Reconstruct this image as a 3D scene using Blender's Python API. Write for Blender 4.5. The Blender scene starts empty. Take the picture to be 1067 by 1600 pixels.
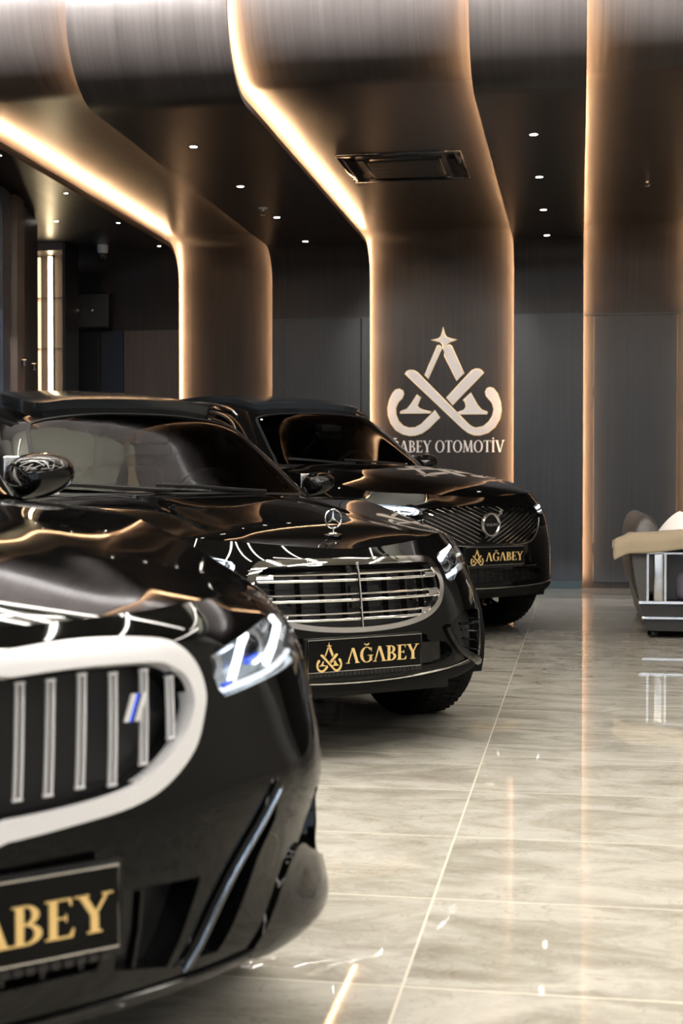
import bpy, bmesh, math, random
import numpy as np
from mathutils import Vector, Matrix
from mathutils.geometry import delaunay_2d_cdt, tessellate_polygon
random.seed(4); np.random.seed(4)
SC = bpy.context.scene; COL = SC.collection
rad = math.radians
# =====================================================================
# CAMERA, WORLD, EXPOSURE
# =====================================================================
FPX, VPX, HOR, EYE = 2222.0, 905.0, 757.0, 1.03
cd = bpy.data.cameras.new('camera'); co = bpy.data.objects.new('camera', cd); COL.objects.link(co); SC.camera = co
cd.sensor_fit = 'VERTICAL'; cd.sensor_height = 36.0; cd.lens = 36.0*FPX/1600
yaw = math.atan((VPX-533.5)/FPX); pitch = math.atan((800-HOR)/FPX)
co.location = (0, 0, EYE); co.rotation_euler = (rad(90)-pitch, 0, yaw)
cd.dof.use_dof = True; cd.dof.focus_distance = 6.6; cd.dof.aperture_fstop = 4.5; cd.clip_end = 100
SC.view_settings.view_transform = 'Standard'; SC.view_settings.look = 'None'
SC.view_settings.gamma = 1; SC.view_settings.exposure = 0.0
SC.view_settings.use_curve_mapping = False
W = bpy.data.worlds.new('world'); SC.world = W; W.use_nodes = True
bg = W.node_tree.nodes['Background']; bg.inputs[0].default_value = (.62, .70, .82, 1); bg.inputs[1].default_value = .5
FASCIA_FILL = 1250.0           # added fill strips that brighten the fascia
LINE_LAMP = 74.0       # criss-cross linear lamps of the front hall
COVE = 255.0            # warm strips behind the ribbons
SPOT = 4.0             # recessed downlights (W)
DAY = 1500.0            # daylight through the shop front
def area(name, loc, rot, sx, sy, power, col):
    l = bpy.data.lights.new(name, 'AREA'); l.shape = 'RECTANGLE'; l.size = sx; l.size_y = sy; l.energy = power; l.color = col
    o = bpy.data.objects.new(name, l); o.location = loc; o.rotation_euler = rot; COL.objects.link(o); return o
# daylight enters through the glazed shop front behind the camera
area('daylight', (0.5, -6.7, 2.6), (rad(-90), 0, 0), 9.0, 4.2, DAY, (.74, .86, 1.0))
# =====================================================================
# HELPERS
# =====================================================================
def link(o, parent=None):
    COL.objects.link(o)
    if parent: o.parent = parent
    return o
def empty(name, loc=(0, 0, 0), rz=0, label=None, cat=None, group=None):
    o = bpy.data.objects.new(name, None); o.empty_display_size = .1; o.location = loc; o.rotation_euler = (0, 0, rz); link(o)
    tag(o, label, cat, group); return o
def tag(o, label=None, cat=None, group=None, kind=None):
    if label: o['label'] = label
    if cat: o['category'] = cat
    if group: o['group'] = group
    if kind: o['kind'] = kind
    return o
def mesh(name, V, F, mat, parent=None, smooth=None, normals=None, mats=None, midx=None):
    me = bpy.data.meshes.new(name); me.from_pydata([tuple(map(float, v)) for v in V], [], [tuple(int(i) for i in f) for f in F])
    for m in (mats or [mat]): me.materials.append(m)
    if midx is not None: me.polygons.foreach_set('material_index', np.array(midx, dtype=np.int32))
    me.update()
    if normals is not None:
        me.polygons.foreach_set('use_smooth', [True]*len(me.polygons)); me.normals_split_custom_set_from_vertices([tuple(n) for n in normals])
    elif smooth is not None:
        me.polygons.foreach_set('use_smooth', [True]*len(me.polygons)); me.set_sharp_from_angle(angle=rad(smooth))
    return link(bpy.data.objects.new(name, me), parent)
class MB:
    """collects shapes that form one part"""
    def __init__(s): s.V = []; s.F = []; s.M = []
    def add(s, V, F, m=0):
        n = len(s.V); s.V += [tuple(v) for v in V]; s.F += [tuple(i+n for i in f) for f in F]; s.M += [m]*len(F); return s
    def box(s, a, b, m=0, rot=None, piv=None):
        x0, y0, z0 = a; x1, y1, z1 = b
        V = [(x0,y0,z0),(x1,y0,z0),(x1,y1,z0),(x0,y1,z0),(x0,y0,z1),(x1,y0,z1),(x1,y1,z1),(x0,y1,z1)]
        if rot is not None:
            p = Vector(piv or (0,0,0)); V = [tuple(rot@(Vector(v)-p)+p) for v in V]
        return s.add(V, [(0,3,2,1),(4,5,6,7),(0,1,5,4),(1,2,6,5),(2,3,7,6),(3,0,4,7)], m)
    def bev(s, a, b, r, m=0, n=3, rot=None, piv=None):
        """rounded box"""
        bm = bmesh.new(); bmesh.ops.create_cube(bm, size=1)
        for v in bm.verts: v.co = Vector([(a[i]+b[i])/2+v.co[i]*(b[i]-a[i]) for i in range(3)])
        bmesh.ops.bevel(bm, geom=bm.edges[:], offset=r, segments=n, affect='EDGES', profile=.5)
        bm.verts.index_update(); V = [v.co.copy() for v in bm.verts]
        if rot is not None:
            p = Vector(piv or (0,0,0)); V = [rot@(v-p)+p for v in V]
        F = [[v.index for v in f.verts] for f in bm.faces]; bm.free(); return s.add(V, F, m)
    def lathe(s, prof, n=24, ax=2, c=(0,0,0), m=0, a0=0, a1=2*math.pi):
        """prof: (radius, height) list around axis ax"""
        full = abs(a1-a0-2*math.pi) < 1e-6; k = n if full else n+1; V = []
        for i in range(k):
            a = a0+(a1-a0)*i/n; ca, sa = math.cos(a), math.sin(a)
            for r, h in prof:
                q = [0,0,0]; q[ax] = h; q[(ax+1)%3] = r*ca; q[(ax+2)%3] = r*sa
                V.append((q[0]+c[0], q[1]+c[1], q[2]+c[2]))
        p = len(prof); F = []
        for i in range(n):
            j = (i+1)%k
            for t in range(p-1): F.append((i*p+t, j*p+t, j*p+t+1, i*p+t+1))
        return s.add(V, F, m)
    def cyl(s, a, b, r, r2=None, n=16, m=0):
        a, b = Vector(a), Vector(b); d = (b-a).normalized(); x = d.orthogonal().normalized(); y = d.cross(x); r2 = r if r2 is None else r2
        V = []
        for q, rr in ((a, r), (b, r2)):
            for i in range(n): t = 2*math.pi*i/n; V.append(q+x*rr*math.cos(t)+y*rr*math.sin(t))
        F = [(i, (i+1)%n, n+(i+1)%n, n+i) for i in range(n)]+[tuple(range(n))[::-1], tuple(range(n, 2*n))]
        return s.add(V, F, m)
    def tube(s, pts, r, n=8, closed=False, m=0, flat=None, up=(0,0,1)):
        """round (or flat: (half width, half height)) section along pts"""
        P = [Vector(p) for p in pts]; k = len(P); V = []
        for i in range(k):
            a = P[i-1] if (i or closed) else P[0]; b = P[(i+1)%k] if (i < k-1 or closed) else P[-1]
            d = (b-a).normalized(); u = Vector(up[i] if isinstance(up, list) else up); x = d.cross(u)
            x = x.normalized() if x.length > 1e-4 else d.orthogonal().normalized(); y = x.cross(d)
            rr = r[i] if isinstance(r, (list, tuple)) else r
            for j in range(n):
                t = 2*math.pi*(j+.5)/n; c_, s_ = math.cos(t), math.sin(t)
                if flat:
                    q = max(abs(c_), abs(s_)); V.append(P[i]+x*flat[0]*c_/q*(.96 if n > 4 else 1)+y*flat[1]*s_/q)
                else: V.append(P[i]+x*rr*c_+y*rr*s_)
        F = []
        for i in range(k if closed else k-1):
            j = (i+1)%k
            for t in range(n): F.append((i*n+t, i*n+(t+1)%n, j*n+(t+1)%n, j*n+t))
        if not closed: F += [tuple(range(n))[::-1], tuple(range((k-1)*n, k*n))]
        return s.add(V, F, m)
    def poly(s, pts, f, t, m=0, ms=None):
        """extrude a 2D outline; f maps (u, v, depth) to 3D; ms = material index of the sides"""
        tri = tessellate_polygon([[Vector((p[0], p[1], 0)) for p in pts]]); n = len(pts)
        s.add([f(p[0], p[1], t) for p in pts], tri, m); s.add([f(p[0], p[1], 0) for p in pts], [q[::-1] for q in tri], m)
        V = [f(p[0], p[1], 0) for p in pts]+[f(p[0], p[1], t) for p in pts]
        return s.add(V, [(i, (i+1)%n, n+(i+1)%n, n+i) for i in range(n)], m if ms is None else ms)
    def out(s, name, mats, parent=None, smooth=35):
        mats = mats if isinstance(mats, list) else [mats]
        o = mesh(name, s.V, s.F, None, parent, smooth, None, mats, s.M)
        bm = bmesh.new(); bm.from_mesh(o.data); bmesh.ops.recalc_face_normals(bm, faces=bm.faces[:]); bm.to_mesh(o.data); bm.free(); return o
def smooth_loop(pts, k=6, closed=True):
    """Catmull-Rom through points"""
    P = np.array(pts, float); n = len(P); out = []
    for i in range(n if closed else n-1):
        a, b, c, d = (P[(i-1)%n], P[i], P[(i+1)%n], P[(i+2)%n]) if closed else (P[max(i-1, 0)], P[i], P[i+1], P[min(i+2, n-1)])
        for j in range(k):
            t = j/k; out.append(.5*((2*b)+(-a+c)*t+(2*a-5*b+4*c-d)*t*t+(-a+3*b-3*c+d)*t**3))
    if not closed: out.append(P[-1])
    return np.array(out)
# =====================================================================
# MATERIALS
# =====================================================================
def nmat(name):
    m = bpy.data.materials.new(name); m.use_nodes = True; nt = m.node_tree; return m, nt, nt.nodes['Principled BSDF']
def pm(name, col, rough=.5, metal=0, coat=0, spec=.5, noise=0, nscale=20, emis=None, es=0, sheen=0):
    m, nt, b = nmat(name); b.inputs['Base Color'].default_value = (*col, 1); b.inputs['Roughness'].default_value = rough
    b.inputs['Metallic'].default_value = metal; b.inputs['Coat Weight'].default_value = coat; b.inputs['Coat Roughness'].default_value = .02
    b.inputs['Specular IOR Level'].default_value = spec; b.inputs['Sheen Weight'].default_value = sheen
    if emis: b.inputs['Emission Color'].default_value = (*emis, 1); b.inputs['Emission Strength'].default_value = es
    tc = nt.nodes.new('ShaderNodeTexCoord'); nz = nt.nodes.new('ShaderNodeTexNoise'); nz.inputs['Scale'].default_value = nscale; nz.inputs['Detail'].default_value = 3
    nt.links.new(tc.outputs['Object'], nz.inputs['Vector'])
    mr = nt.nodes.new('ShaderNodeMapRange'); nt.links.new(nz.outputs['Fac'], mr.inputs['Value'])
    mr.inputs['To Min'].default_value = max(0, rough-.02-noise); mr.inputs['To Max'].default_value = min(1, rough+.02+noise); nt.links.new(mr.outputs[0], b.inputs['Roughness'])
    if noise:
        mx = nt.nodes.new('ShaderNodeMix'); mx.data_type = 'RGBA'; mx.inputs['A'].default_value = (*[c*(1-noise) for c in col], 1); mx.inputs['B'].default_value = (*[min(1, c*(1+noise)) for c in col], 1)
        nt.links.new(nz.outputs['Fac'], mx.inputs['Factor']); nt.links.new(mx.outputs['Result'], b.inputs['Base Color'])
    return m
def emit(name, col, st):
    m = bpy.data.materials.new(name); m.use_nodes = True; nt = m.node_tree; nt.nodes.remove(nt.nodes['Principled BSDF'])
    e = nt.nodes.new('ShaderNodeEmission'); e.inputs[0].default_value = (*col, 1); e.inputs[1].default_value = st
    nt.links.new(e.outputs[0], nt.nodes['Material Output'].inputs[0]); return m
def glassm(name, tint, refl=.10, rough=0):
    """thin glazing: clear with a Fresnel mirror coat"""
    m = bpy.data.materials.new(name); m.use_nodes = True; nt = m.node_tree; nt.nodes.remove(nt.nodes['Principled BSDF'])
    t = nt.nodes.new('ShaderNodeBsdfTransparent'); t.inputs[0].default_value = (*tint, 1)
    g = nt.nodes.new('ShaderNodeBsdfGlossy'); g.inputs['Roughness'].default_value = rough
    f = nt.nodes.new('ShaderNodeFresnel'); f.inputs[0].default_value = 1.5
    mr = nt.nodes.new('ShaderNodeMapRange'); mr.inputs['To Min'].default_value = refl*.05; mr.inputs['To Max'].default_value = 1
    x = nt.nodes.new('ShaderNodeMixShader'); nt.links.new(f.outputs[0], mr.inputs['Value']); nt.links.new(mr.outputs[0], x.inputs[0]); nt.links.new(t.outputs[0], x.inputs[1]); nt.links.new(g.outputs[0], x.inputs[2])
    nt.links.new(x.outputs[0], nt.nodes['Material Output'].inputs[0]); return m
def veneer(name, c1, c2, rough, along='Z', sc=1.0, spec=.5):
    """dark wood veneer: fine streaks running along one axis (Z and Y for the ribbons)"""
    m, nt, b = nmat(name); N = nt.nodes; L = nt.links
    tc = N.new('ShaderNodeTexCoord'); mp = N.new('ShaderNodeMapping'); L.new(tc.outputs['Object'], mp.inputs[0])
    mp.inputs['Scale'].default_value = {'Z': (34*sc, .7*sc, .7*sc), 'X': (1.6*sc, 60*sc, 60*sc)}[along]
    n1 = N.new('ShaderNodeTexNoise'); n1.inputs['Scale'].default_value = 1; n1.inputs['Detail'].default_value = 5; n1.inputs['Roughness'].default_value = .65; L.new(mp.outputs[0], n1.inputs['Vector'])
    n2 = N.new('ShaderNodeTexNoise'); n2.inputs['Scale'].default_value = 3; L.new(tc.outputs['Object'], n2.inputs['Vector'])
    ad = N.new('ShaderNodeMath'); ad.operation = 'MULTIPLY_ADD'; ad.inputs[1].default_value = .35; L.new(n2.outputs['Fac'], ad.inputs[0]); L.new(n1.outputs['Fac'], ad.inputs[2])
    r = N.new('ShaderNodeValToRGB'); r.color_ramp.elements[0].position = .42; r.color_ramp.elements[0].color = (*c1, 1); r.color_ramp.elements[1].position = .92; r.color_ramp.elements[1].color = (*c2, 1)
    L.new(ad.outputs[0], r.inputs[0]); L.new(r.outputs[0], b.inputs['Base Color'])
    mr = N.new('ShaderNodeMapRange'); mr.inputs['To Min'].default_value = rough-.06; mr.inputs['To Max'].default_value = rough+.08; L.new(n1.outputs['Fac'], mr.inputs['Value']); L.new(mr.outputs[0], b.inputs['Roughness'])
    b.inputs['Specular IOR Level'].default_value = spec; return m
def floor_mat():
    m, nt, b = nmat('polished_marble'); N = nt.nodes; L = nt.links
    tc = N.new('ShaderNodeTexCoord'); sp = N.new('ShaderNodeSeparateXYZ'); L.new(tc.outputs['Object'], sp.inputs[0])
    def mth(op, a, b_=None, c=None):
        n = N.new('ShaderNodeMath'); n.operation = op
        for i, v in enumerate((a, b_, c)):
            if v is None: continue
            if isinstance(v, (int, float)): n.inputs[i].default_value = v
            else: L.new(v, n.inputs[i])
        return n.outputs[0]
    TX, TY = 1.2, .63
    gx = mth('DIVIDE', mth('ADD', sp.outputs[0], .355+60), TX); gy = mth('DIVIDE', mth('ADD', sp.outputs[1], -4.14+63), TY)
    fx, fy = mth('FRACT', gx), mth('FRACT', gy)
    ex = mth('MULTIPLY', mth('MINIMUM', fx, mth('SUBTRACT', 1, fx)), TX); ey = mth('MULTIPLY', mth('MINIMUM', fy, mth('SUBTRACT', 1, fy)), TY)
    gr = mth('LESS_THAN', mth('MINIMUM', ex, ey), .003)
    # each tile gets its own slice of the stone
    tid = N.new('ShaderNodeCombineXYZ'); L.new(mth('FLOOR', gx), tid.inputs[0]); L.new(mth('FLOOR', gy), tid.inputs[1])
    wn = N.new('ShaderNodeTexWhiteNoise'); wn.noise_dimensions = '3D'; L.new(tid.outputs[0], wn.inputs['Vector'])
    off = N.new('ShaderNodeVectorMath'); off.operation = 'MULTIPLY_ADD'; L.new(wn.outputs['Color'], off.inputs[0]); off.inputs[1].default_value = (9, 9, 9); L.new(tc.outputs['Object'], off.inputs[2])
    mp = N.new('ShaderNodeMapping'); mp.inputs['Scale'].default_value = (1.5, 3.3, 1); L.new(off.outputs[0], mp.inputs[0])
    n1 = N.new('ShaderNodeTexNoise'); n1.inputs['Scale'].default_value = 1.6; n1.inputs['Detail'].default_value = 8; n1.inputs['Roughness'].default_value = .66; n1.inputs['Distortion'].default_value = .9; L.new(mp.outputs[0], n1.inputs['Vector'])
    n2 = N.new('ShaderNodeTexNoise'); n2.inputs['Scale'].default_value = 4.5; n2.inputs['Detail'].default_value = 6; n2.inputs['Distortion'].default_value = 2.4; L.new(mp.outputs[0], n2.inputs['Vector'])
    r1 = N.new('ShaderNodeValToRGB'); e = r1.color_ramp.elements
    e[0].position = .22; e[0].color = (.22, .195, .16, 1); e[1].position = .72; e[1].color = (.57, .55, .50, 1)
    k = e.new(.44); k.color = (.37, .35, .30, 1); k = e.new(.55); k.color = (.48, .46, .405, 1); L.new(n1.outputs['Fac'], r1.inputs[0])
    # fine veins
    v = mth('ABSOLUTE', mth('SUBTRACT', n2.outputs['Fac'], .5)); vr = N.new('ShaderNodeMapRange'); vr.inputs['From Max'].default_value = .018; vr.inputs['To Min'].default_value = .30; vr.inputs['To Max'].default_value = 0; L.new(v, vr.inputs['Value'])
    mx = N.new('ShaderNodeMix'); mx.data_type = 'RGBA'; L.new(vr.outputs[0], mx.inputs['Factor']); L.new(r1.outputs[0], mx.inputs['A']); mx.inputs['B'].default_value = (.62, .58, .50, 1)
    n3 = N.new('ShaderNodeTexNoise'); n3.inputs['Scale'].default_value = 2.2; n3.inputs['Detail'].default_value = 7; n3.inputs['Distortion'].default_value = 3; L.new(mp.outputs[0], n3.inputs['Vector'])
    v3 = mth('ABSOLUTE', mth('SUBTRACT', n3.outputs['Fac'], .52)); vr3 = N.new('ShaderNodeMapRange'); vr3.inputs['From Max'].default_value = .012; vr3.inputs['To Min'].default_value = .45; vr3.inputs['To Max'].default_value = 0; L.new(v3, vr3.inputs['Value'])
    m3 = N.new('ShaderNodeMix'); m3.data_type = 'RGBA'; L.new(vr3.outputs[0], m3.inputs['Factor']); L.new(mx.outputs['Result'], m3.inputs['A']); m3.inputs['B'].default_value = (.20, .165, .11, 1)
    m4 = N.new('ShaderNodeMix'); m4.data_type = 'RGBA'; L.new(gr, m4.inputs['Factor']); L.new(m3.outputs['Result'], m4.inputs['A']); m4.inputs['B'].default_value = (.72, .68, .58, 1)
    L.new(m4.outputs['Result'], b.inputs['Base Color'])
    b.inputs['Roughness'].default_value = .045; b.inputs['Specular IOR Level'].default_value = .55
    ro = N.new('ShaderNodeMapRange'); ro.inputs['To Min'].default_value = .008; ro.inputs['To Max'].default_value = .03; L.new(n1.outputs['Fac'], ro.inputs['Value']); L.new(ro.outputs[0], b.inputs['Roughness'])
    bp = N.new('ShaderNodeBump'); bp.inputs['Strength'].default_value = .006; bp.inputs['Distance'].default_value = .01; L.new(n1.outputs['Fac'], bp.inputs['Height']); L.new(bp.outputs[0], b.inputs['Normal'])
    return m
M = {}
M['veneer'] = veneer('brown_black_veneer', (.021, .018, .0172), (.041, .036, .0345), .30, spec=.22)
M['veneer_cool'] = veneer('graphite_veneer', (.019, .022, .028), (.032, .038, .048), .36)
M['veneer_door'] = veneer('graphite_door_veneer', (.018, .021, .026), (.030, .035, .043), .38)
M['navy'] = pm('navy_panel', (.014, .020, .034), .35)
M['mocha'] = veneer('mocha_veneer', (.06, .043, .036), (.10, .075, .063), .4)
M['dark'] = pm('dark_lacquer', (.012, .012, .013), .35)
M['front_wall'] = pm('warm_grey_plaster', (.10, .092, .082), .6, noise=.06)
M['light_wall'] = pm('off_white_plaster', (.38, .37, .35), .6, noise=.03)
M['blade_glint'] = pm('painted_blade_glint', (.20, .26, .36), .2, .9)
M['front_ceil'] = pm('olive_grey_ceiling_paint', (.13, .125, .10), .6, noise=.06)
M['floor'] = floor_mat()
M['skirt'] = pm('brushed_dark_steel', (.05, .075, .085), .3, .3)
M['cove'] = emit('warm_led', (1.0, .60, .31), COVE)
M['line'] = emit('white_led_line', (1.0, .93, .84), LINE_LAMP)
M['line_soft'] = emit('white_led_line_dimmed', (1.0, .93, .84), LINE_LAMP*.38)
M['fascia_fill'] = emit('fascia_fill_led', (1.0, .98, .96), FASCIA_FILL)
M['spotlens'] = emit('downlight_lens', (1.0, .93, .82), 22)
M['niche_led'] = emit('niche_led', (1.0, .78, .46), 20)
M['niche_soft'] = emit('niche_led_soft', (1.0, .66, .36), 2.2)
M['white_pl'] = pm('white_plastic', (.62, .62, .60), .35)
M['black_pl'] = pm('black_plastic', (.005, .005, .0055), .4, spec=.3)
M['gloss_black_pl'] = pm('gloss_black_plastic', (.003, .003, .0035), .06, spec=.45)
M['chrome'] = pm('chrome', (.82, .80, .78), .05, 1)
M['satin'] = pm('satin_silver', (.95, .95, .97), .30, .3)
M['steel'] = pm('brushed_steel', (.70, .68, .66), .22, 1)
M['glass_clear'] = glassm('clear_glass', (.95, .96, .96))
M['glass_ws'] = glassm('windscreen_glass', (.30, .32, .31), .12)
M['glass_dark'] = glassm('tinted_glass', (.10, .105, .11), .12)
M['glass_lamp'] = glassm('headlight_glass', (.93, .94, .95), .10)
M['paint'] = pm('black_car_paint', (.002, .002, .002), .03, 0, 0, .36)
M['rubber'] = pm('tyre_rubber', (.005, .005, .005), .8, spec=.15)
M['gold'] = pm('gold_letter', (1.0, .72, .30), .30, .55)
M['goldedge'] = pm('gold_edge', (.95, .70, .36), .3, .8)
M['marbleface'] = pm('marble_face', (.90, .86, .85), .3, noise=.12, nscale=2.5)
M['drl'] = emit('daytime_running_light', (.92, .97, 1.0), 4.5)
M['drl_soft'] = emit('daytime_running_light_soft', (.92, .97, 1.0), 1.6)
M['lampsilver'] = pm('lamp_reflector', (.75, .78, .82), .18, 1)
M['lampgrey'] = pm('lamp_housing_grey', (.32, .35, .36), .25, .7)
M['sunroof'] = pm('roof_glass', (.010, .012, .014), .16)
M['blue'] = pm('blue_lamp_accent', (.03, .10, .85), .25, .2, emis=(.03, .12, 1), es=.5)
M['plate'] = pm('black_number_plate', (.003, .003, .003), .08, spec=.15)
M['leather'] = pm('grey_leather', (.06, .056, .052), .42, noise=.1, nscale=40)
M['leather_dk'] = pm('black_leather', (.018, .016, .015), .4)
M['cabin'] = pm('cabin_black', (.012, .011, .010), .7)
M['seat'] = pm('cabin_seat_brown', (.035, .026, .02), .6)
M['throw'] = pm('beige_throw', (.36, .29, .20), .85, noise=.06, nscale=60, sheen=.2)
M['cushion_w'] = pm('off_white_cushion', (.74, .70, .66), .8, noise=.08, nscale=50)
M['cushion_g'] = pm('mauve_grey_fabric', (.10, .09, .11), .85, noise=.1, nscale=70)
# =====================================================================
# ROOM SHELL
# =====================================================================
XL, XR, YB, YF, ZT = -6.2, 6.0, -7.0, 14.3, 5.0
def slab(name, a, b, mat):
    o = MB().box(a, b).out(name, mat, smooth=None); tag(o, kind='structure'); return o
slab('floor', (XL-.2, YB-.2, -.1), (XR+.2, YF+.3, 0), M['floor'])
def ribbon_profile(d, n=10):
    """(y, z) path floor > back wall > ceiling > fascia; d = how far it sits behind the front layer"""
    yw, zc, yf, r1, r2 = 14.2+d, 3.42+d, 8.30+d, .33, .52
    P = [(yw, 0.0 if d > 0 else .075), (yw, .6), (yw, 1.6), (yw, 2.6), (yw, zc-r1)]
    P += [(yw-r1+r1*math.cos(a), zc-r1+r1*math.sin(a)) for a in np.linspace(0, math.pi/2, n+1)[1:]]
    P += [(y, zc) for y in np.linspace(yw-r1, yf+r2, 8)[1:-1]]
    P += [(yf+r2-r2*math.sin(a), zc+r2-r2*math.cos(a)) for a in np.linspace(0, math.pi/2, n+3)]
    P += [(yf, 4.4), (yf, ZT)]
    return P
def ribbon(name, x0, x1, d, t, mat, mat2=None):
    P = ribbon_profile(d); n = len(P); V = []; N = []
    for i, (y, z) in enumerate(P):
        a = P[max(i-1, 0)]; b = P[min(i+1, n-1)]; ty, tz = b[0]-a[0], b[1]-a[1]; l = math.hypot(ty, tz); N.append((tz/l, -ty/l))
    # outward (into the void) normal = (+y at the wall, +z at the ceiling)
    for x in (x0, x1):
        for k in (0, t):
            for (y, z), (ny, nz) in zip(P, N): V.append((x, y+ny*k, z+nz*k))
    A, B, C_, D = 0, n, 2*n, 3*n; F = []; mi = []
    for i in range(n-1):
        F += [(A+i, A+i+1, C_+i+1, C_+i), (B+i, D+i, D+i+1, B+i+1), (A+i, B+i, B+i+1, A+i+1), (C_+i, C_+i+1, D+i+1, D+i)]
    F += [(A, C_, D, B), (A+n-1, B+n-1, D+n-1, C_+n-1)]
    o = mesh(name, V, F, mat, None, 30); tag(o, kind='structure')
    bm = bmesh.new(); bm.from_mesh(o.data); bmesh.ops.recalc_face_normals(bm, faces=bm.faces[:]); bm.to_mesh(o.data); bm.free(); return o
EL, E1, E2, E3, E4, E5 = -4.075, -3.09, -2.085, -.645, .035, 1.085
ribbon('ceiling', XL, XR, .13, .05, M['veneer'])               # recessed layer: wall, ceiling and fascia in one sweep
for i, (a, b) in enumerate(((XL, EL), (E1, E2), (E3, E4), (E5, XR))):
    ribbon('trim_%d' % (i+1), a, b, 0, .03, M['veneer'])
# cool graphite cladding of the back wall below the seam
SEAM = 2.715
for i, (a, b) in enumerate(((E1, E2), (E3, E4), (E5, 2.6))):
    slab('trim_%d' % (i+5), (a+.003, 14.192, .075), (b-.003, 14.1995, SEAM), M['veneer_cool'])
slab('wall_back', (XL, 14.45, 0), (XR, 14.6, ZT+.1), M['dark'])
# doors flush in the cladding
def door(name, x0, x1, y, z1, mat):
    o = MB().bev((x0, y-.035, .06), (x1, y, z1), .003, n=1).out(name, mat); tag(o, kind='structure')
    for z in (.35, 1.9): MB().box((x0-.012, y-.03, z), (x0+.004, y-.036, z+.1)).out('hinge', M['dark'], o, None)
door('door_1', -2.96, -2.17, 14.19, 2.70, M['veneer_door'])
door('door_2', .135, .945, 14.35, 2.70, M['veneer_door'])
slab('trim_8', (E4+.0, 14.31, 2.70), (E5+.0, 14.35, 2.725), M['dark'])
slab('trim_9', (-1.99, 14.342, 2.700), (E3, 14.349, 2.708), M['dark'])
slab('baseboard_back', (E3, 14.17, 0), (E4-.01, 14.199, .078), M['skirt'])
slab('baseboard_rear', (XL, 14.175, 0), (E2, 14.20, .078), M['dark'])
slab('baseboard_far', (E5, 14.175, 0), (XR, 14.20, .078), M['dark'])
# coloured panels on the back wall left of the ribbons
slab('trim_10', (-4.655, 14.18, .08), (EL-.004, 14.197, 2.62), M['mocha'])
slab('trim_11', (-4.90, 14.17, .08), (-4.66, 14.196, 2.62), M['navy'])
slab('trim_12', (-5.3, 14.15, .08), (-4.905, 14.195, 3.2), M['dark'])
# front hall: higher ceiling, side walls, shop front
slab('ceiling_front', (XL, YB, ZT), (XR, 8.5, ZT+.1), M['front_ceil'])
slab('wall_right', (XR, YB, 0), (XR+.15, YF+.2, ZT), M['light_wall'])
slab('wall_front_left', (XL-.15, YB, 0), (XL, 8.5, ZT), M['front_wall'])
slab('wall_front_below', (XL, YB-.15, 0), (XR, YB, .35), M['front_wall'])
slab('wall_front_above', (XL, YB-.15, 4.7), (XR, YB, ZT), M['front_wall'])
for i, x in enumerate((XL+.1, -3.1, 0.1, 3.1, XR-.1)):
    slab('trim_%d' % (13+i), (x-.06, YB-.15, .35), (x+.06, YB, 4.7), M['dark'])
for i, (a, b) in enumerate(((XL+.16, -3.16), (-3.04, .04), (.16, 3.04), (3.16, XR-.16))):
    slab('window_%d' % (i+1), (a, YB-.08, .35), (b, YB-.07, 4.7), M['glass_clear'])
# ---- left wall: slightly skewed, with fins and a lit niche ----
A0, A1 = Vector((-4.58, 10.82, 0)), Vector((-5.055, 13.70, 0)); WD = (A1-A0).normalized(); WN = Vector((WD.y, -WD.x, 0))   # WN points into the room
def LW(s, d, z): p = A0+WD*s+WN*d; return (p.x, p.y, z)
def lw_box(mb, s0, s1, d0, d1, z0, z1, m=0):
    V = [LW(s, d, z) for z in (z0, z1) for (s, d) in ((s0, d0), (s1, d0), (s1, d1), (s0, d1))]
    return mb.add(V, [(0,3,2,1),(4,5,6,7),(0,1,5,4),(1,2,6,5),(2,3,7,6),(3,0,4,7)], m)
def s_of(px):
    """distance along the left wall that appears at photo column px"""
    d = Vector((-math.sin(yaw)+math.cos(yaw)*(px-533.5)/FPX, math.cos(yaw)+math.sin(yaw)*(px-533.5)/FPX))
    a = np.array([[d.x, -WD.x], [d.y, -WD.y]]); t = np.linalg.solve(a, np.array([A0.x, A0.y])); return t[1]
n0 = s_of(57)
mb = MB(); lw_box(mb, -2.9, n0, -.45, 0, 0, 3.5)
o = mb.out('wall_left', M['dark'], smooth=None); tag(o, kind='structure')
for k, (pa, pb, mt, dd) in enumerate(((-6, 5, 'navy', .06), (9, 21, 'mocha', .10), (24, 36, 'navy', .05), (38, 55, 'dark', .03))):
    mb = MB(); lw_box(mb, s_of(pa), s_of(pb), 0, dd, 0, 3.38); o = mb.out('trim_%d' % (22+k), M[mt], smooth=None); tag(o, kind='structure')
NX0, NX1, NY, NT = -5.42, -5.035, 13.72, 3.34
slab('trim_20', (NX0-.3, NY, 0), (NX1, NY+.02, NT+.08), M['mocha'])
slab('trim_21', (NX1, NY-.30, 0), (NX1+.03, 13.8, 3.42), M['dark'])
slab('trim_26', (NX0-.3, NY-.30, NT), (NX1, NY, 3.42), M['mocha'])
t = empty('niche_light', (-5.262, NY-.03, 0), 0, 'tall bright vertical LED bar inside the lit display niche', 'light')
MB().box((-.013, -.03, .1), (.013, .002, NT-.02)).out('tube', M['niche_led'], t, None)
MB().box((-.022, .002, .08), (.022, .03, NT)).out('backing', M['steel'], t, None)
t = empty('niche_light', (-5.385, NY-.012, 0), 0, 'thin warm light line at the left side of the lit display niche', 'light')
MB().box((-.016, -.002, .1), (.010, .006, NT-.02)).out('tube', M['niche_soft'], t, None)
MB().box((-.02, .006, .08), (.014, .012, NT)).out('backing', M['steel'], t, None)
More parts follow.
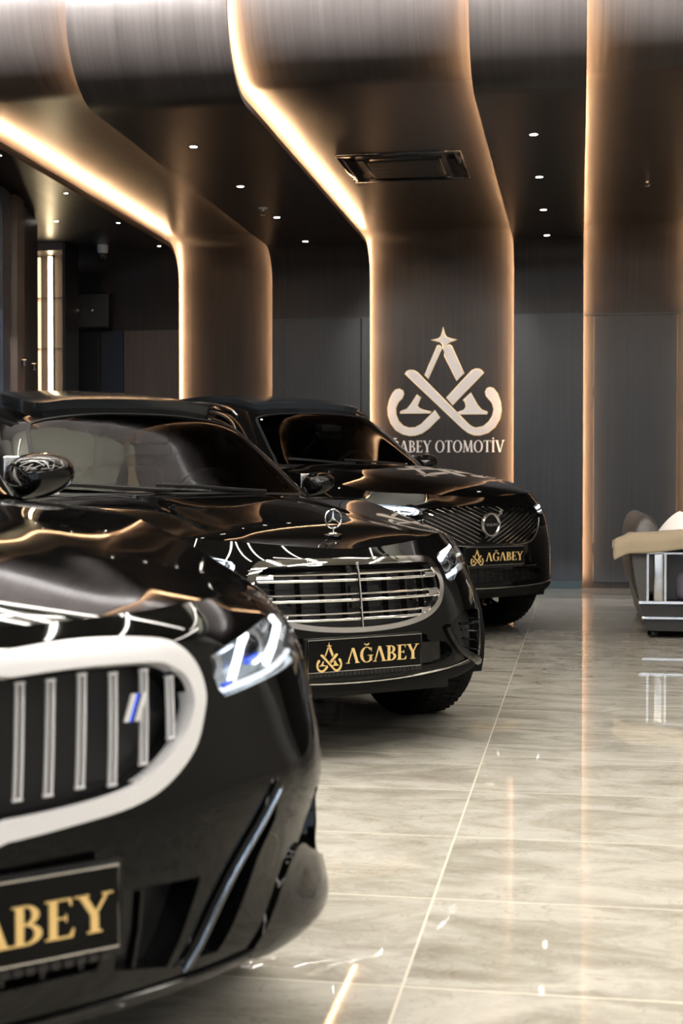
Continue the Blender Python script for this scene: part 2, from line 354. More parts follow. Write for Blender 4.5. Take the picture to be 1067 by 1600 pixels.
for z, nm in ((2.87, 'upper'), (2.37, 'middle'), (1.85, 'lower')):
    o = MB().box((NX0+.05, NY-.26, z), (NX1-.004, NY-.034, z+.012)).out('glass_shelf', M['glass_clear'], smooth=None)
    tag(o, '%s glass shelf in the lit niche of the left wall' % nm, 'shelf', 'glass shelves in the niche')
# small uplights at the fins
for px, nm in ((14, 'left'), (30, 'right')):
    s = s_of(px); p = Vector(LW(s, .13, 2.05)); t = empty('wall_light', tuple(p), 0, 'small warm uplight on the wall fins, %s of the pair' % nm, 'light', 'uplights on the fins')
    MB().cyl((0, 0, -.05), (0, 0, 0), .022).out('housing', M['dark'], t)
    MB().cyl((0, 0, 0), (0, 0, .004), .018).out('lens', M['niche_soft'], t)
# ---- warm LED coves behind the ribbon edges ----
def cove(name, x, side, label, e=M['cove'], pos=.02):
    """strip on the back of the front layer, side=+1 shines to +x"""
    P = ribbon_profile(.055); n = len(P); xs = x-side*pos; V = []; F = []
    P[0] = (P[0][0], .10); mi = []
    for i, (y, z) in enumerate(P):
        a = P[max(i-1, 0)]; b = P[min(i+1, n-1)]; ty, tz = b[0]-a[0], b[1]-a[1]; l = math.hypot(ty, tz); ny, nz = tz/l, -ty/l
        for dx_, dn in ((0, -.012), (0, .008), (-side*.03, .008), (-side*.03, -.012)): V.append((xs+dx_, y+ny*dn, z+nz*dn))
    for i in range(n-1):
        for k in range(4): F.append((4*i+k, 4*i+(k+1)%4, 4*i+4+(k+1)%4, 4*i+4+k)); mi.append(0 if k == 1 else 1)
    F += [(0, 1, 2, 3), tuple(4*(n-1)+k for k in (3, 2, 1, 0))]; mi += [1, 1]
    o = mesh(name, V, F, None, mats=[e, M['dark']], midx=mi); tag(o, label, 'light strip', 'warm light strips behind the ribbon panels')
    bm = bmesh.new(); bm.from_mesh(o.data); bmesh.ops.recalc_face_normals(bm, faces=bm.faces[:]); bm.to_mesh(o.data); bm.free()
    return o
cove('led_strip', EL, +1, 'warm LED strip glowing along the leftmost ribbon edge, over the white ceiling camera')
cove('led_strip', E1, -1, 'warm LED strip on the left edge of the ribbon left of the emblem wall')
cove('led_strip', E2, +1, 'bright warm LED strip running down just left of the emblem')
cove('led_strip', E3, -1, 'warm LED strip running down just right of the emblem')
cove('led_strip', E4, +1, 'warm LED strip down the left side of the far right door')
cove('led_strip', E5, -1, 'warm LED strip beyond the far right door, above the sofa')
# ---- criss-cross linear lamps above the front hall ----
LINES = [((-5.3,6.1),(-4.3,7.5)),((-4.4,7.2),(-1.9,6.2)),((-3.6,5.2),(-1.9,7.4)),((-2.9,7.0),(-.7,5.6)),((-2.3,5.0),(.1,6.9)),((-1.1,7.3),(.9,6.2)),((-.4,5.1),(1.6,7.1)),((-3.9,6.6),(-1.3,6.9)),((.9,7.2),(3.1,6.0)),((-5.9,4.4),(-4.9,2.6)),
         ((-4.6,.4),(-1.2,2.6)),((-4.9,1.9),(-.9,.9)),((-4.2,3.4),(-.6,1.5)),((-3.9,.2),(-2.3,3.9)),((-4.8,3.9),(-1.6,5.3)),((-3.2,5.6),(-.2,3.2)),
         ((-2.0,.6),(-.7,4.6)),((-4.4,5.6),(-1.0,5.0)),((-1.6,4.9),(.9,3.0)),((.2,4.8),(2.6,3.2)),((.3,3.9),(2.9,5.9)),((.1,2.0),(2.8,3.0)),((.6,.6),(2.4,3.8)),
         ((3.0,1.2),(5.0,3.8)),((3.0,6.6),(5.2,4.9)),((-4.8,-2.2),(-1.5,-.8)),((-3.5,-3.4),(-.6,-.4)),((.3,-1.0),(3.2,-2.6)),((.8,-3.2),(2.9,-.4)),((3.4,-2.8),(5.2,-.8))]
for i, (a, b) in enumerate(LINES):
    c = Vector(((a[0]+b[0])/2, (a[1]+b[1])/2, 3.93+.072*((i*4) % 9))); d = Vector((b[0]-a[0], b[1]-a[1], 0)); L_ = d.length/2
    t = empty('linear_lamp', tuple(c), math.atan2(d.y, d.x), 'slim straight LED lamp hung under the high front ceiling', 'lamp', 'criss-cross linear lamps of the front hall')
    MB().box((-L_, -.03, .012), (L_, .03, .06)).out('housing', M['black_pl'], t, None)
    MB().box((-L_, -.024, 0), (L_, .024, .012)).out('diffuser', M['line_soft'] if i < 10 else M['line'], t, None)
    for x in (-L_*.7, L_*.7): MB().cyl((x, 0, .06), (x, 0, ZT-c.z), .002, n=6).out('cable', M['black_pl'], t)
for k, x in enumerate((-5.0, -2.9, -.8, 1.3, 3.4)):  # unseen emitters added so the top of the fascia reads bright
    t = empty('fascia_fill_light', (x, 7.25, 4.45), 0, 'slim added fill light above the curved fascia, out of view', 'lamp', 'added fill lights above the fascia')
    MB().bev((-.98, -.05, 0), (.98, .0, .09), .004, n=1).box((-.98, -.002, 0), (.98, .047, .004)).out('housing', M['black_pl'], t)
    MB().box((-.96, 0, .02), (.96, .003, .075)).out('diffuser', M['fascia_fill'], t, None)
    for xx in (-.7, .7): MB().cyl((xx, -.02, .09), (xx, -.02, ZT-4.45), .003, n=6).out('rod', M['black_pl'], t)
# ---- recessed downlights ----
def downlight(x, y, z, label, group, r=.026):
    t = empty('downlight', (x, y, z), 0, label, 'ceiling light', group)
    MB().lathe([(r, -.002), (r*1.32, -.004), (r*1.4, 0), (r*1.4, .004)], 24).out('ring', M['steel'], t)
    MB().lathe([(0, -.0015), (r, -.0025), (r, .002)], 24).out('lens', M['spotlens'], t)
    l = bpy.data.lights.new('beam', 'SPOT'); l.energy = SPOT; l.spot_size = rad(75); l.spot_blend = .6; l.color = (1, .92, .8); l.shadow_soft_size = .03
    o = bpy.data.objects.new('beam', l); o.location = (0, 0, -.02); link(o, t)
DY = [9.8, 11.16, 12.5, 13.78]; ordn = ['nearest', 'second', 'third', 'farthest']
for k, y in enumerate(DY):
    downlight(-2.70+.012*k, y, 3.42, '%s round downlight in the dark ribbon left of the ceiling cassette' % ordn[k], 'downlights of the left ribbon')
    downlight(-.315, y+.04, 3.42, '%s round downlight in the narrow ribbon right of the ceiling cassette' % ordn[k], 'downlights of the narrow ribbon')
    downlight(-4.16, y+.02, 3.42, '%s downlight beside the leftmost glowing ceiling edge' % ordn[k], 'downlights along the leftmost glowing edge', .016)
for y, nm in ((12.35, 'in front of'), (13.72, 'directly above')):
    downlight(-4.69, y, 3.42, 'small downlight %s the white ceiling camera' % nm, 'downlights at the ceiling camera', .02)
# two extra spots added at downlight positions to brighten the emblem
def emblem_fill(x, y, z, tgt, e_):
    l = bpy.data.lights.new('emblem_fill_beam', 'SPOT'); l.energy = e_; l.spot_size = rad(38); l.spot_blend = .7; l.color = (1, .95, .9); l.shadow_soft_size = .03
    o = bpy.data.objects.new('emblem_fill_beam', l); o.location = (x, y, z); o.rotation_euler = (Vector(tgt)-Vector((x, y, z))).to_track_quat('-Z', 'Y').to_euler(); link(o)
emblem_fill(-.315, 11.20, 3.38, (-1.35, 14.34, 2.05), 80); emblem_fill(-2.69, 11.16, 3.38, (-1.35, 14.34, 2.05), 80)
# ---- ceiling camera, speaker, sprinklers, cassette ----
t = empty('security_camera', (-4.70, 13.66, 3.42), 0, 'small white dome security camera hanging from the dark ceiling on the left', 'camera')
MB().lathe([(0, 0), (.055, 0), (.055, -.05), (.045, -.085), (.04, -.09), (0, -.09)], 24).out('housing', M['white_pl'], t)
MB().lathe([(.048, -.085), (.048, -.11), (.04, -.14), (.022, -.158), (0, -.162)], 24).out('dome', M['gloss_black_pl'], t)
t = empty('loudspeaker', (-4.93, 14.14, 2.63), 0, 'square dark wall loudspeaker high on the back wall at the left', 'speaker')
MB().bev((-.17, -.13, 0), (.17, 0, .37), .015).out('cabinet', M['black_pl'], t)
MB().bev((-.155, -.14, .015), (.155, -.128, .355), .005, n=1).out('grille', pm('speaker_cloth', (.03, .03, .032), .8), t)
MB().lathe([(0, -.145), (.012, -.145), (.014, -.138)], 16, 1, (0, 0, .185)).out('badge', M['steel'], t)
MB().box((-.06, 0, .12), (.06, .02, .25)).out('bracket', M['black_pl'], t)
for x, y, z, nm in ((-2.705, 12.06, 3.42, 'between the downlights of the left ribbon'), (.549, 12.14, 3.57, 'on the dark ceiling at the far right')):
    t = empty('sprinkler', (x, y, z), 0, 'small metal fire sprinkler '+nm, 'sprinkler', 'ceiling sprinklers')
    MB().lathe([(0, 0), (.04, 0), (.035, -.008), (.012, -.012), (.012, -.03), (0, -.03)], 16).out('base', M['white_pl'], t)
    mb = MB(); mb.tube([(-.012, 0, -.03), (-.02, 0, -.045), (-.004, 0, -.06)], .003); mb.tube([(.012, 0, -.03), (.02, 0, -.045), (.004, 0, -.06)], .003); mb.lathe([(0, -.06), (.022, -.061), (.022, -.064), (0, -.064)], 12); mb.out('deflector', M['steel'], t)
t = empty('ceiling_cassette', (-1.37, 11.25, 3.57), 0, 'black air conditioning cassette with open louvre set in the ceiling', 'air conditioner')
w, h = .48, .48
mb = MB(); out_ = [(-w, -h), (w, -h), (w, h), (-w, h)]
for (a, b) in (((-w, -h), (w, -h+.05)), ((-w, h-.05), (w, h)), ((-w, -h+.05), (-w+.05, h-.05)), ((w-.05, -h+.05), (w, h-.05))): mb.bev((a[0], a[1], -.035), (b[0], b[1], 0), .008, n=2)
mb.out('frame', M['gloss_black_pl'], t)
mb = MB()
for k in range(4):
    R_ = Matrix.Rotation(k*math.pi/2, 3, 'Z'); mb.box((-.33, -.415, -.05), (.33, -.36, -.042), rot=R_@Matrix.Rotation(rad(0), 3, 'X'))
mb.out('louvre', M['gloss_black_pl'], t, None)
MB().bev((-.30, -.30, -.045), (.30, .30, -.005), .02).out('panel', M['black_pl'], t)
mb = MB()
for k in range(12): mb.box((-.26, -.26+k*.045, -.048), (.26, -.245+k*.045, -.044))
mb.out('intake_grille', M['dark'], t, None)
# =====================================================================
# LETTERS AND EMBLEM
# =====================================================================
def band(cx, cy, rx, ry, tx, ty, a0, a1, n=18):
    A = np.radians(np.linspace(a0, a1, n)); o = [(cx+rx*math.cos(a), cy+ry*math.sin(a)) for a in A]; i = [(cx+(rx-tx)*math.cos(a), cy+(ry-ty)*math.sin(a)) for a in A[::-1]]; return o+i
def seg(x0, y0, x1, y1, w):
    """stroke with horizontal ends"""
    return [(x0-w/2, y0), (x0+w/2, y0), (x1+w/2, y1), (x1-w/2, y1)]
def rc(x0, y0, x1, y1): return [(x0, y0), (x1, y0), (x1, y1), (x0, y1)]
def serif(x, y, w, up=1): return [(x-w/2, y), (x+w/2, y), (x+w/2, y+.045*up), (x-w/2, y+.045*up)]
T_, t_ = .17, .065
GL = {
 'V': (.86, [seg(.14, 1, .43, 0, T_), seg(.74, 1, .45, 0, t_), serif(.14, .955, .30), serif(.74, .955, .24)]),
 'W': (.86, [seg(.12, 0, .41, 1, t_), seg(.72, 0, .43, 1, T_), serif(.12, 0, .24), serif(.72, 0, .30)]),      # A without crossbar
 'A': (.86, [seg(.12, 0, .41, 1, t_), seg(.72, 0, .43, 1, T_), serif(.12, 0, .24), serif(.72, 0, .30), rc(.22, .32, .62, .38)]),
 'B': (.70, [rc(.10, 0, .27, 1), serif(.15, 0, .26), serif(.15, .955, .26), band(.30, .745, .29, .255, .15, .05, -90, 90), band(.30, .265, .35, .265, .16, .05, -90, 90), rc(.2, 0, .31, .05), rc(.2, .95, .31, 1), rc(.2, .49, .31, .54)]),
 'E': (.66, [rc(.10, 0, .27, 1), serif(.15, 0, .26), serif(.15, .955, .26), rc(.2, .955, .56, 1), [(.50, 1), (.575, 1), (.575, .80), (.55, .80)], rc(.2, 0, .60, .05), [(.60, 0), (.64, .22), (.61, .22), (.52, .04)], rc(.2, .49, .47, .535), rc(.45, .41, .475, .61)]),
 'Y': (.80, [seg(.42, .44, .14, 1, T_), seg(.42, .44, .70, 1, t_), rc(.33, 0, .50, .46), serif(.415, 0, .32), serif(.14, .955, .30), serif(.70, .955, .24)]),
 'G': (.86, [band(.46, .5, .42, .52, .17, .05, 40, 325, 30), rc(.64, .10, .79, .46), rc(.54, .43, .86, .475), [(.73, .86), (.76, .96), (.78, .96), (.78, .70), (.755, .70)]]),
 'O': (.92, [band(.46, .5, .43, .52, .16, .05, 0, 180, 22), band(.46, .5, .43, .52, .16, .05, 180, 360, 22)]),
 'T': (.74, [rc(.285, 0, .455, 1), serif(.37, 0, .32), rc(.05, .955, .69, 1), [(.05, 1), (.02, .78), (.045, .78), (.11, .97)], [(.69, 1), (.72, .78), (.695, .78), (.63, .97)]]),
 'M': (1.02, [seg(.14, 0, .20, 1, t_), seg(.20, 1, .50, .05, T_), seg(.80, 1, .50, .05, t_), seg(.86, 0, .80, 1, T_), serif(.14, 0, .22), serif(.86, 0, .30), serif(.17, .955, .2), serif(.83, .955, .2)]),
 'I': (.38, [rc(.10, 0, .27, 1), serif(.185, 0, .3), serif(.185, .955, .3)]),
 'L': (.62, [rc(.10, 0, .27, 1), serif(.15, 0, .26), serif(.185, .955, .3), rc(.2, 0, .56, .05), [(.56, 0), (.60, .25), (.57, .25), (.47, .04)]])}
BREVE = band(.46, 1.28, .17, .17, .05, .085, 195, 345, 12)
DOT = band(.185, 1.16, .075, .075, .07, .07, 0, 358, 14)
def letter(ch, x, h, f, depth, mats, parent, name='letter', wx=1.0):
    key = {'\u011e': 'G', '\u0130': 'I'}.get(ch, ch); adv, polys = GL[key]; polys = list(polys)
    if ch == '\u011e': polys.append(BREVE)
    if ch == '\u0130': polys.append(DOT)
    mb = MB()
    for k, p in enumerate(polys):
        mb.poly([(x+q[0]*h*wx, q[1]*h) for q in p], lambda u, v, d: f(u, v, d*(1+.02*k)), depth, 0, 1 if len(mats) > 1 else None)
    mb.out(name, mats, parent, None); return x+adv*h*wx
EMB = [
 [(497,50),(506,100),(520,128),(560,141),(600,146),(545,160),(522,180),(512,245),(500,215),(492,175),(470,158),(410,146),(460,138),(482,122),(491,90)],
 [(455,188),(470,190),(485,208),(385,435),(360,408)],
 [(530,190),(545,185),(560,195),(652,398),(600,452),(508,265),(512,225)],
 [(210,398),(222,380),(245,372),(275,374),(300,388),(690,785),(715,803),(745,812),(800,800),(845,762),(870,720),(880,670),(868,625),(840,590),(822,570),(815,540),(828,515),(850,508),(875,516),(905,555),(926,615),(933,680),(920,745),(885,805),(835,845),(775,864),(730,862),(680,840),(640,808)],
 [(525,580),(715,380),(742,368),(770,370),(788,382),(800,398),(570,635)],
 [(435,677),(470,730),(390,810),(335,848),(285,863),(240,865),(190,852),(140,822),(100,770),(80,710),(77,655),(90,595),(115,545),(135,520),(165,512),(190,525),(197,550),(185,582),(155,612),(136,655),(138,705),(158,755),(190,790),(235,808),(285,806),(335,780)],
 [(300,558),(326,578),(300,640),(315,660),(345,673),(405,685),(395,696),(172,696),(175,683),(225,665),(260,622)],
 [(705,548),(755,640),(785,675),(828,690),(825,706),(608,706),(610,691),(655,677),(672,650),(664,615),(650,600)]]
NM = ['star', 'left_leg', 'right_leg', 'hook_strap', 'short_bar', 'left_hook', 'left_foot', 'right_foot']
def emblem(f, sc, depth, mats, parent=None, one=None):
    """f(u,v,d) with u,v measured from the emblem's centre; sc = metres per drawing unit"""
    mb = MB()
    for k, p in enumerate(EMB):
        q = [((a-505)*sc, (460-b)*sc) for a, b in p]
        if one: mb.poly(q, f, depth, 0, 1 if len(mats) > 1 else None)
        else:
            n = len(q); area_ = sum(q[i][0]*q[(i+1) % n][1]-q[(i+1) % n][0]*q[i][1] for i in range(n)); sg_ = 1 if area_ > 0 else -1; rim = []
            for i in range(n):
                a, b, c_ = Vector(q[i-1]), Vector(q[i]), Vector(q[(i+1) % n]); d1 = (b-a).normalized(); d2 = (c_-b).normalized()
                m_ = (Vector((d1.y, -d1.x))+Vector((d2.y, -d2.x))); m_ = m_.normalized() if m_.length > .3 else Vector((d1.y, -d1.x))
                rim.append(tuple(b+m_*sg_*.0055))
            MB().poly(q, f, depth, 0, 1).poly(rim, f, depth*.8, 1).out(NM[k], mats, parent, None)
    if one: mb.out(one, mats, parent, None)
# wall sign, standing off the recessed wall
SY = 14.345
t = empty('wall_emblem', (-1.345, SY, 2.065), 0, 'large pale marble emblem with gold edges on the back wall', 'sign')
emblem(lambda u, v, d: (u, -.012-d, v), .001335, .035, [M['marbleface'], M['goldedge']], t)
t = empty('wall_lettering', (-1.345, SY, 1.355), 0, 'pale raised lettering under the emblem on the back wall', 'sign')
txt = 'A\u011eABEY OTOMOT\u0130V'; h = .118; wid = sum((.35 if c == ' ' else GL[{'\u011e': 'G', '\u0130': 'I'}.get(c, c)][0]) for c in txt)*h; tgt = 1.245
x = .605-tgt; wx = tgt/wid
for c in txt:
    if c == ' ': x += .35*h*wx; continue
    x = letter(c, x, h, lambda u, v, d: (u, -.004-d, v), .02, [M['marbleface'], M['steel']], t, wx=wx)
# =====================================================================
# SOFA at the right edge
# =====================================================================
t = empty('sofa', (.34, 9.72, 0), 0, 'dark grey leather sofa with chrome trimmed open arm at the right edge', 'sofa')
def loft_x(secs, name, mat, par, sm=50):
    """secs: list of (y, [(x,z)...]) closed outlines"""
    n = len(secs[0][1]); V = []; F = []
    for y, o in secs: V += [(a, y, b) for a, b in o]
    for i in range(len(secs)-1):
        for k in range(n): F.append((i*n+k, i*n+(k+1)%n, (i+1)*n+(k+1)%n, (i+1)*n+k))
    F += [tuple(range(n))[::-1], tuple(range((len(secs)-1)*n, len(secs)*n))]
    mb = MB(); mb.add(V, F); return mb.out(name, mat, par, sm)
back = smooth_loop([(.03, .30), (.0, .5), (.005, .68), (.04, .79), (.10, .825), (.16, .79), (.20, .68), (.23, .5), (.24, .30), (.14, .28)], 5)
def shr(o, s, c=(.14, .56)): return [((a-c[0])*s+c[0], (b-c[1])*s+c[1]) for a, b in o]
loft_x([(.02, shr(back, .86)), (.05, shr(back, .97)), (.12, shr(back, 1.0)), (1.95, shr(back, 1.0)), (2.02, shr(back, .97)), (2.05, shr(back, .86))], 'backrest', M['leather'], t)
base = [(.06, .245), (.10, .06), (.13, .05), (.98, .05), (1.0, .06), (1.0, .245)]
loft_x([(0, base), (2.07, base)], 'base', M['leather_dk'], t)
side = [(.0, .66), (.015, .5), (.06, .245), (.12, .245), (.105, .66)]
loft_x([(-.01, side), (.10, side)], 'side_panel', M['leather'], t)
MB().bev((.3, .1, .245), (1.0, 1.97, .44), .05, n=4).out('seat', M['cushion_g'], t)
mb = MB(); mb.box((.055, -.02, .232), (1.0, .0, .25)); mb.box((.075, -.02, .130), (1.0, .0, .145)); mb.out('trim_strip', M['chrome'], t)
MB().cyl((.075, -.012, .1375), (.09, -.012, .1375), .012).out('trim_strip', M['chrome'], t)
mb = MB(); mb.box((.105, -.025, .25), (.12, -.005, .57)); mb.bev((.15, -.03, .25), (.215, .10, .57), .008); mb.box((.22, -.02, .25), (.235, 0, .565))
mb.box((.105, -.025, .565), (1.0, -.005, .577)); mb.out('arm_frame', M['steel'], t)
MB().bev((.10, -.01, .578), (1.0, .16, .668), .02).out('armrest', M['leather_dk'], t)
MB().box((.235, .14, .25), (1.0, .155, .575)).out('arm_panel', M['leather_dk'], t, None)
for x, y in ((.15, .06), (.15, 2.0), (.95, .06), (.95, 2.0)): MB().lathe([(0, 0), (.02, .0), (.034, .015), (.036, .03), (.028, .048), (.0, .05)], 16, 2, (x, y, 0)).out('foot', M['gloss_black_pl'], t)
def pillow(name, c, sx, sy, sz, rot, mat, label, cat, bulge=.5):
    n = 18; V = []; F = []
    for side_ in (1, -1):
        for i in range(n+1):
            for j in range(n+1):
                u, v = -1+2*i/n, -1+2*j/n; k = (max(0, (1-u*u)*(1-v*v)))**bulge
                V.append((u*sx*(1-.06*(1-v*v)), v*sy*(1-.06*(1-u*u)), side_*sz*k))
    m_ = (n+1)**2
    for s_ in (0, 1):
        for i in range(n):
            for j in range(n):
                q = (i*(n+1)+j, (i+1)*(n+1)+j, (i+1)*(n+1)+j+1, i*(n+1)+j+1); F.append(tuple(a+s_*m_ for a in (q if s_ == 0 else q[::-1])))
    o = mesh(name, V, F, mat, None, 80); o.location = c; o.rotation_euler = rot
    bm = bmesh.new(); bm.from_mesh(o.data); bmesh.ops.remove_doubles(bm, verts=bm.verts[:], dist=1e-5); bm.to_mesh(o.data); bm.free(); tag(o, label, cat); return o
pillow('cushion', (.34+.30, 9.72+.52, .69), .19, .24, .07, (rad(0), rad(-52), rad(10)), M['cushion_w'], 'off-white scatter cushion leaning on the sofa back', 'cushion')
# throw folded over the arm: a draped sheet with thickness
nu, nv = 44, 26; V = []; F = []
for i in range(nu):
    for j in range(nv):
        u, v = i/(nu-1), j/(nv-1)
        x = -.11+u*1.12; arc = (v-.5)*.50
        top = .105; dist = abs(arc)
        if dist < top: y, z = arc, .694
        else: y, z = math.copysign(top+.025*min(1, (dist-top)/.05), arc), .694-(dist-top)*.8+.012*math.sin(9*u+3)*1
        edge = max(0, .10-u)/.10
        z -= .10*edge**1.3*(1 if dist < top else .55); z += .02*math.exp(-((u-.45)/.25)**2)
        y += .010*math.sin(21*u+2*v)*(dist > top)
        V.append((.34+x, 9.72+.075+y, z))
for i in range(nu-1):
    for j in range(nv-1): F.append((i*nv+j, (i+1)*nv+j, (i+1)*nv+j+1, i*nv+j+1))
o = mesh('throw_blanket', V, F, M['throw'], None, 60); so = o.modifiers.new('thick', 'SOLIDIFY'); so.thickness = .012; so.offset = 1
tag(o, 'beige throw draped over the near arm of the sofa', 'blanket')
# =====================================================================
# BODY SURFACES (splines and the three body nets)
# =====================================================================
# ---------- spline surfaces ----------
class Card:
    """natural cubic cardinal splines on knots t"""
    def __init__(s, t):
        s.t = np.asarray(t, float); n = len(t); h = np.diff(s.t)
        A = np.eye(n); B = np.zeros((n, n))
        for i in range(1, n-1):
            A[i, i-1] = h[i-1]; A[i, i] = 2*(h[i-1]+h[i]); A[i, i+1] = h[i]
            B[i, i-1] = 6/h[i-1]; B[i, i] = -6/h[i-1]-6/h[i]; B[i, i+1] = 6/h[i]
        s.M = np.linalg.solve(A, B); s.h = h
    def w(s, x):
        x = np.atleast_1d(np.asarray(x, float)); n = len(s.t)
        i = np.clip(np.searchsorted(s.t, x)-1, 0, n-2)
        h = s.h[i]; a = (s.t[i+1]-x)/h; b = 1-a; r = np.arange(len(x))
        W = np.zeros((len(x), n)); D = np.zeros((len(x), n))
        W[r, i] += a; W[r, i+1] += b
        W += ((a**3-a)*h*h/6)[:, None]*s.M[i] + ((b**3-b)*h*h/6)[:, None]*s.M[i+1]
        D[r, i] -= 1/h; D[r, i+1] += 1/h
        D += (-(3*a*a-1)*h/6)[:, None]*s.M[i] + ((3*b*b-1)*h/6)[:, None]*s.M[i+1]
        return W, D
class Net:
    """tensor spline surface through a control net P[u][v] (nu x nv x 3)"""
    def __init__(s, P, flip=False):
        P = np.asarray(P, float); s.P = P; s.flip = flip
        du = np.linalg.norm(np.diff(P, axis=0), axis=2).mean(1)
        dv = np.linalg.norm(np.diff(P, axis=1), axis=2).mean(0)
        tu = np.concatenate([[0], np.cumsum(np.maximum(du, .02))]); tv = np.concatenate([[0], np.cumsum(np.maximum(dv, .02))])
        s.u0 = tu[-1]/2 if np.allclose(P[0, :, 1], -P[-1, :, 1], atol=1e-6) else 0
        tu = tu-s.u0
        s.tu, s.tv = tu, tv; s.cu, s.cv = Card(tu), Card(tv)
    def ev(s, T):
        T = np.atleast_2d(T); Wu, Du = s.cu.w(T[:, 0]); Wv, Dv = s.cv.w(T[:, 1])
        A = np.einsum('ni,ijk->njk', Wu, s.P); B = np.einsum('ni,ijk->njk', Du, s.P)
        p = np.einsum('nj,njk->nk', Wv, A); pu = np.einsum('nj,njk->nk', Wv, B); pv = np.einsum('nj,njk->nk', Dv, A)
        n = np.cross(pu, pv); n /= np.linalg.norm(n, axis=1)[:, None]+1e-12
        return p, (-n if s.flip else n)
    def ti(s, ui, vi):
        """index coordinates -> t. ui counted from the centre column if symmetric"""
        nu = len(s.tu); c = (nu-1)/2 if s.u0 else 0
        return np.stack([np.interp(np.asarray(ui, float)+c, range(nu), s.tu), np.interp(vi, range(len(s.tv)), s.tv)], -1)
    def solve(s, ax, val, box, n=60):
        """points whose two coordinates ax equal val, searched inside box=((u0,u1),(v0,v1)) in t"""
        val = np.atleast_2d(val); (u0, u1), (v0, v1) = box
        g = np.stack(np.meshgrid(np.linspace(u0, u1, n), np.linspace(v0, v1, n), indexing='ij'), -1).reshape(-1, 2)
        p = s.ev(g)[0][:, ax]; T = np.array([g[np.argmin(((p-q)**2).sum(1))] for q in val])
        e = 1e-4
        for _ in range(12):
            f = s.ev(T)[0][:, ax]-val
            a = (s.ev(T+[e, 0])[0][:, ax]-val-f)/e; b = (s.ev(T+[0, e])[0][:, ax]-val-f)/e
            det = a[:, 0]*b[:, 1]-a[:, 1]*b[:, 0]; det = np.where(abs(det) < 1e-3, 1e-3, det)
            d = np.stack([(f[:, 0]*b[:, 1]-f[:, 1]*b[:, 0])/det, (a[:, 0]*f[:, 1]-a[:, 1]*f[:, 0])/det], -1)
            T = T-np.clip(d, -.03, .03)
            T[:, 0] = np.clip(T[:, 0], u0, u1); T[:, 1] = np.clip(T[:, 1], v0, v1)
        return T
class Height:
    """z = f(x, y); t = (x, y)"""
    flip = False
    def __init__(s, f): s.f = f
    def ev(s, T):
        T = np.atleast_2d(T); x, y = T[:, 0], T[:, 1]; e = 1e-3
        z = s.f(x, y); zx = (s.f(x+e, y)-s.f(x-e, y))/2/e; zy = (s.f(x, y+e)-s.f(x, y-e))/2/e
        n = np.stack([-zx, -zy, np.ones_like(z)], -1); n /= np.linalg.norm(n, axis=1)[:, None]
        return np.stack([x, y, z], -1), n
def curve1(pts):
    t = np.array([p[0] for p in pts], float); v = np.array([p[1] for p in pts], float)
    if t[0] > t[-1]: t, v = t[::-1], v[::-1]
    c = Card(t)
    def f(x):
        x = np.asarray(x, float); sh = x.shape
        return (c.w(np.clip(x.ravel(), t[0], t[-1]))[0]@v).reshape(sh)
    return f
def make_ring(plan, cols, H):
    """plan: list of (x,y) for y>=0; cols: per plan point a list of (inset, z|None)"""
    plan = np.array(plan, float); n = len(plan)
    T = np.zeros_like(plan)
    for i in range(n):
        a = plan[i-1] if i else plan[1]*[1, -1]; b = plan[i+1] if i < n-1 else plan[n-2]*[1, -1]
        T[i] = (b-a)/np.linalg.norm(b-a)
    N = np.stack([T[:, 1], -T[:, 0]], -1)     # outward
    rows = len(cols[0]); half = np.zeros((n, rows, 3))
    for i in range(n):
        for j, (d, z) in enumerate(cols[i]):
            q = plan[i]-N[i]*d
            if i in (0, n-1): q[1] = 0
            half[i, j] = (q[0], q[1], H(np.array([q[0]]), np.array([q[1]]))[0] if z is None else z)
    neg = half[:0:-1].copy(); neg[:, :, 1] *= -1
    return Net(np.concatenate([neg, half]))
def lerp_cols(keys, n):
    """keys: {column index: rows}; fills the columns between linearly"""
    ks = sorted(keys); out = []
    for i in range(n):
        a = max(k for k in ks if k <= i); b = min(k for k in ks if k >= i)
        if a == b: out.append(keys[a]); continue
        w = (i-a)/(b-a); out.append([((1-w)*p[0]+w*q[0], None if q[1] is None else (1-w)*p[1]+w*q[1]) for p, q in zip(keys[a], keys[b])])
    return out
SP = {}
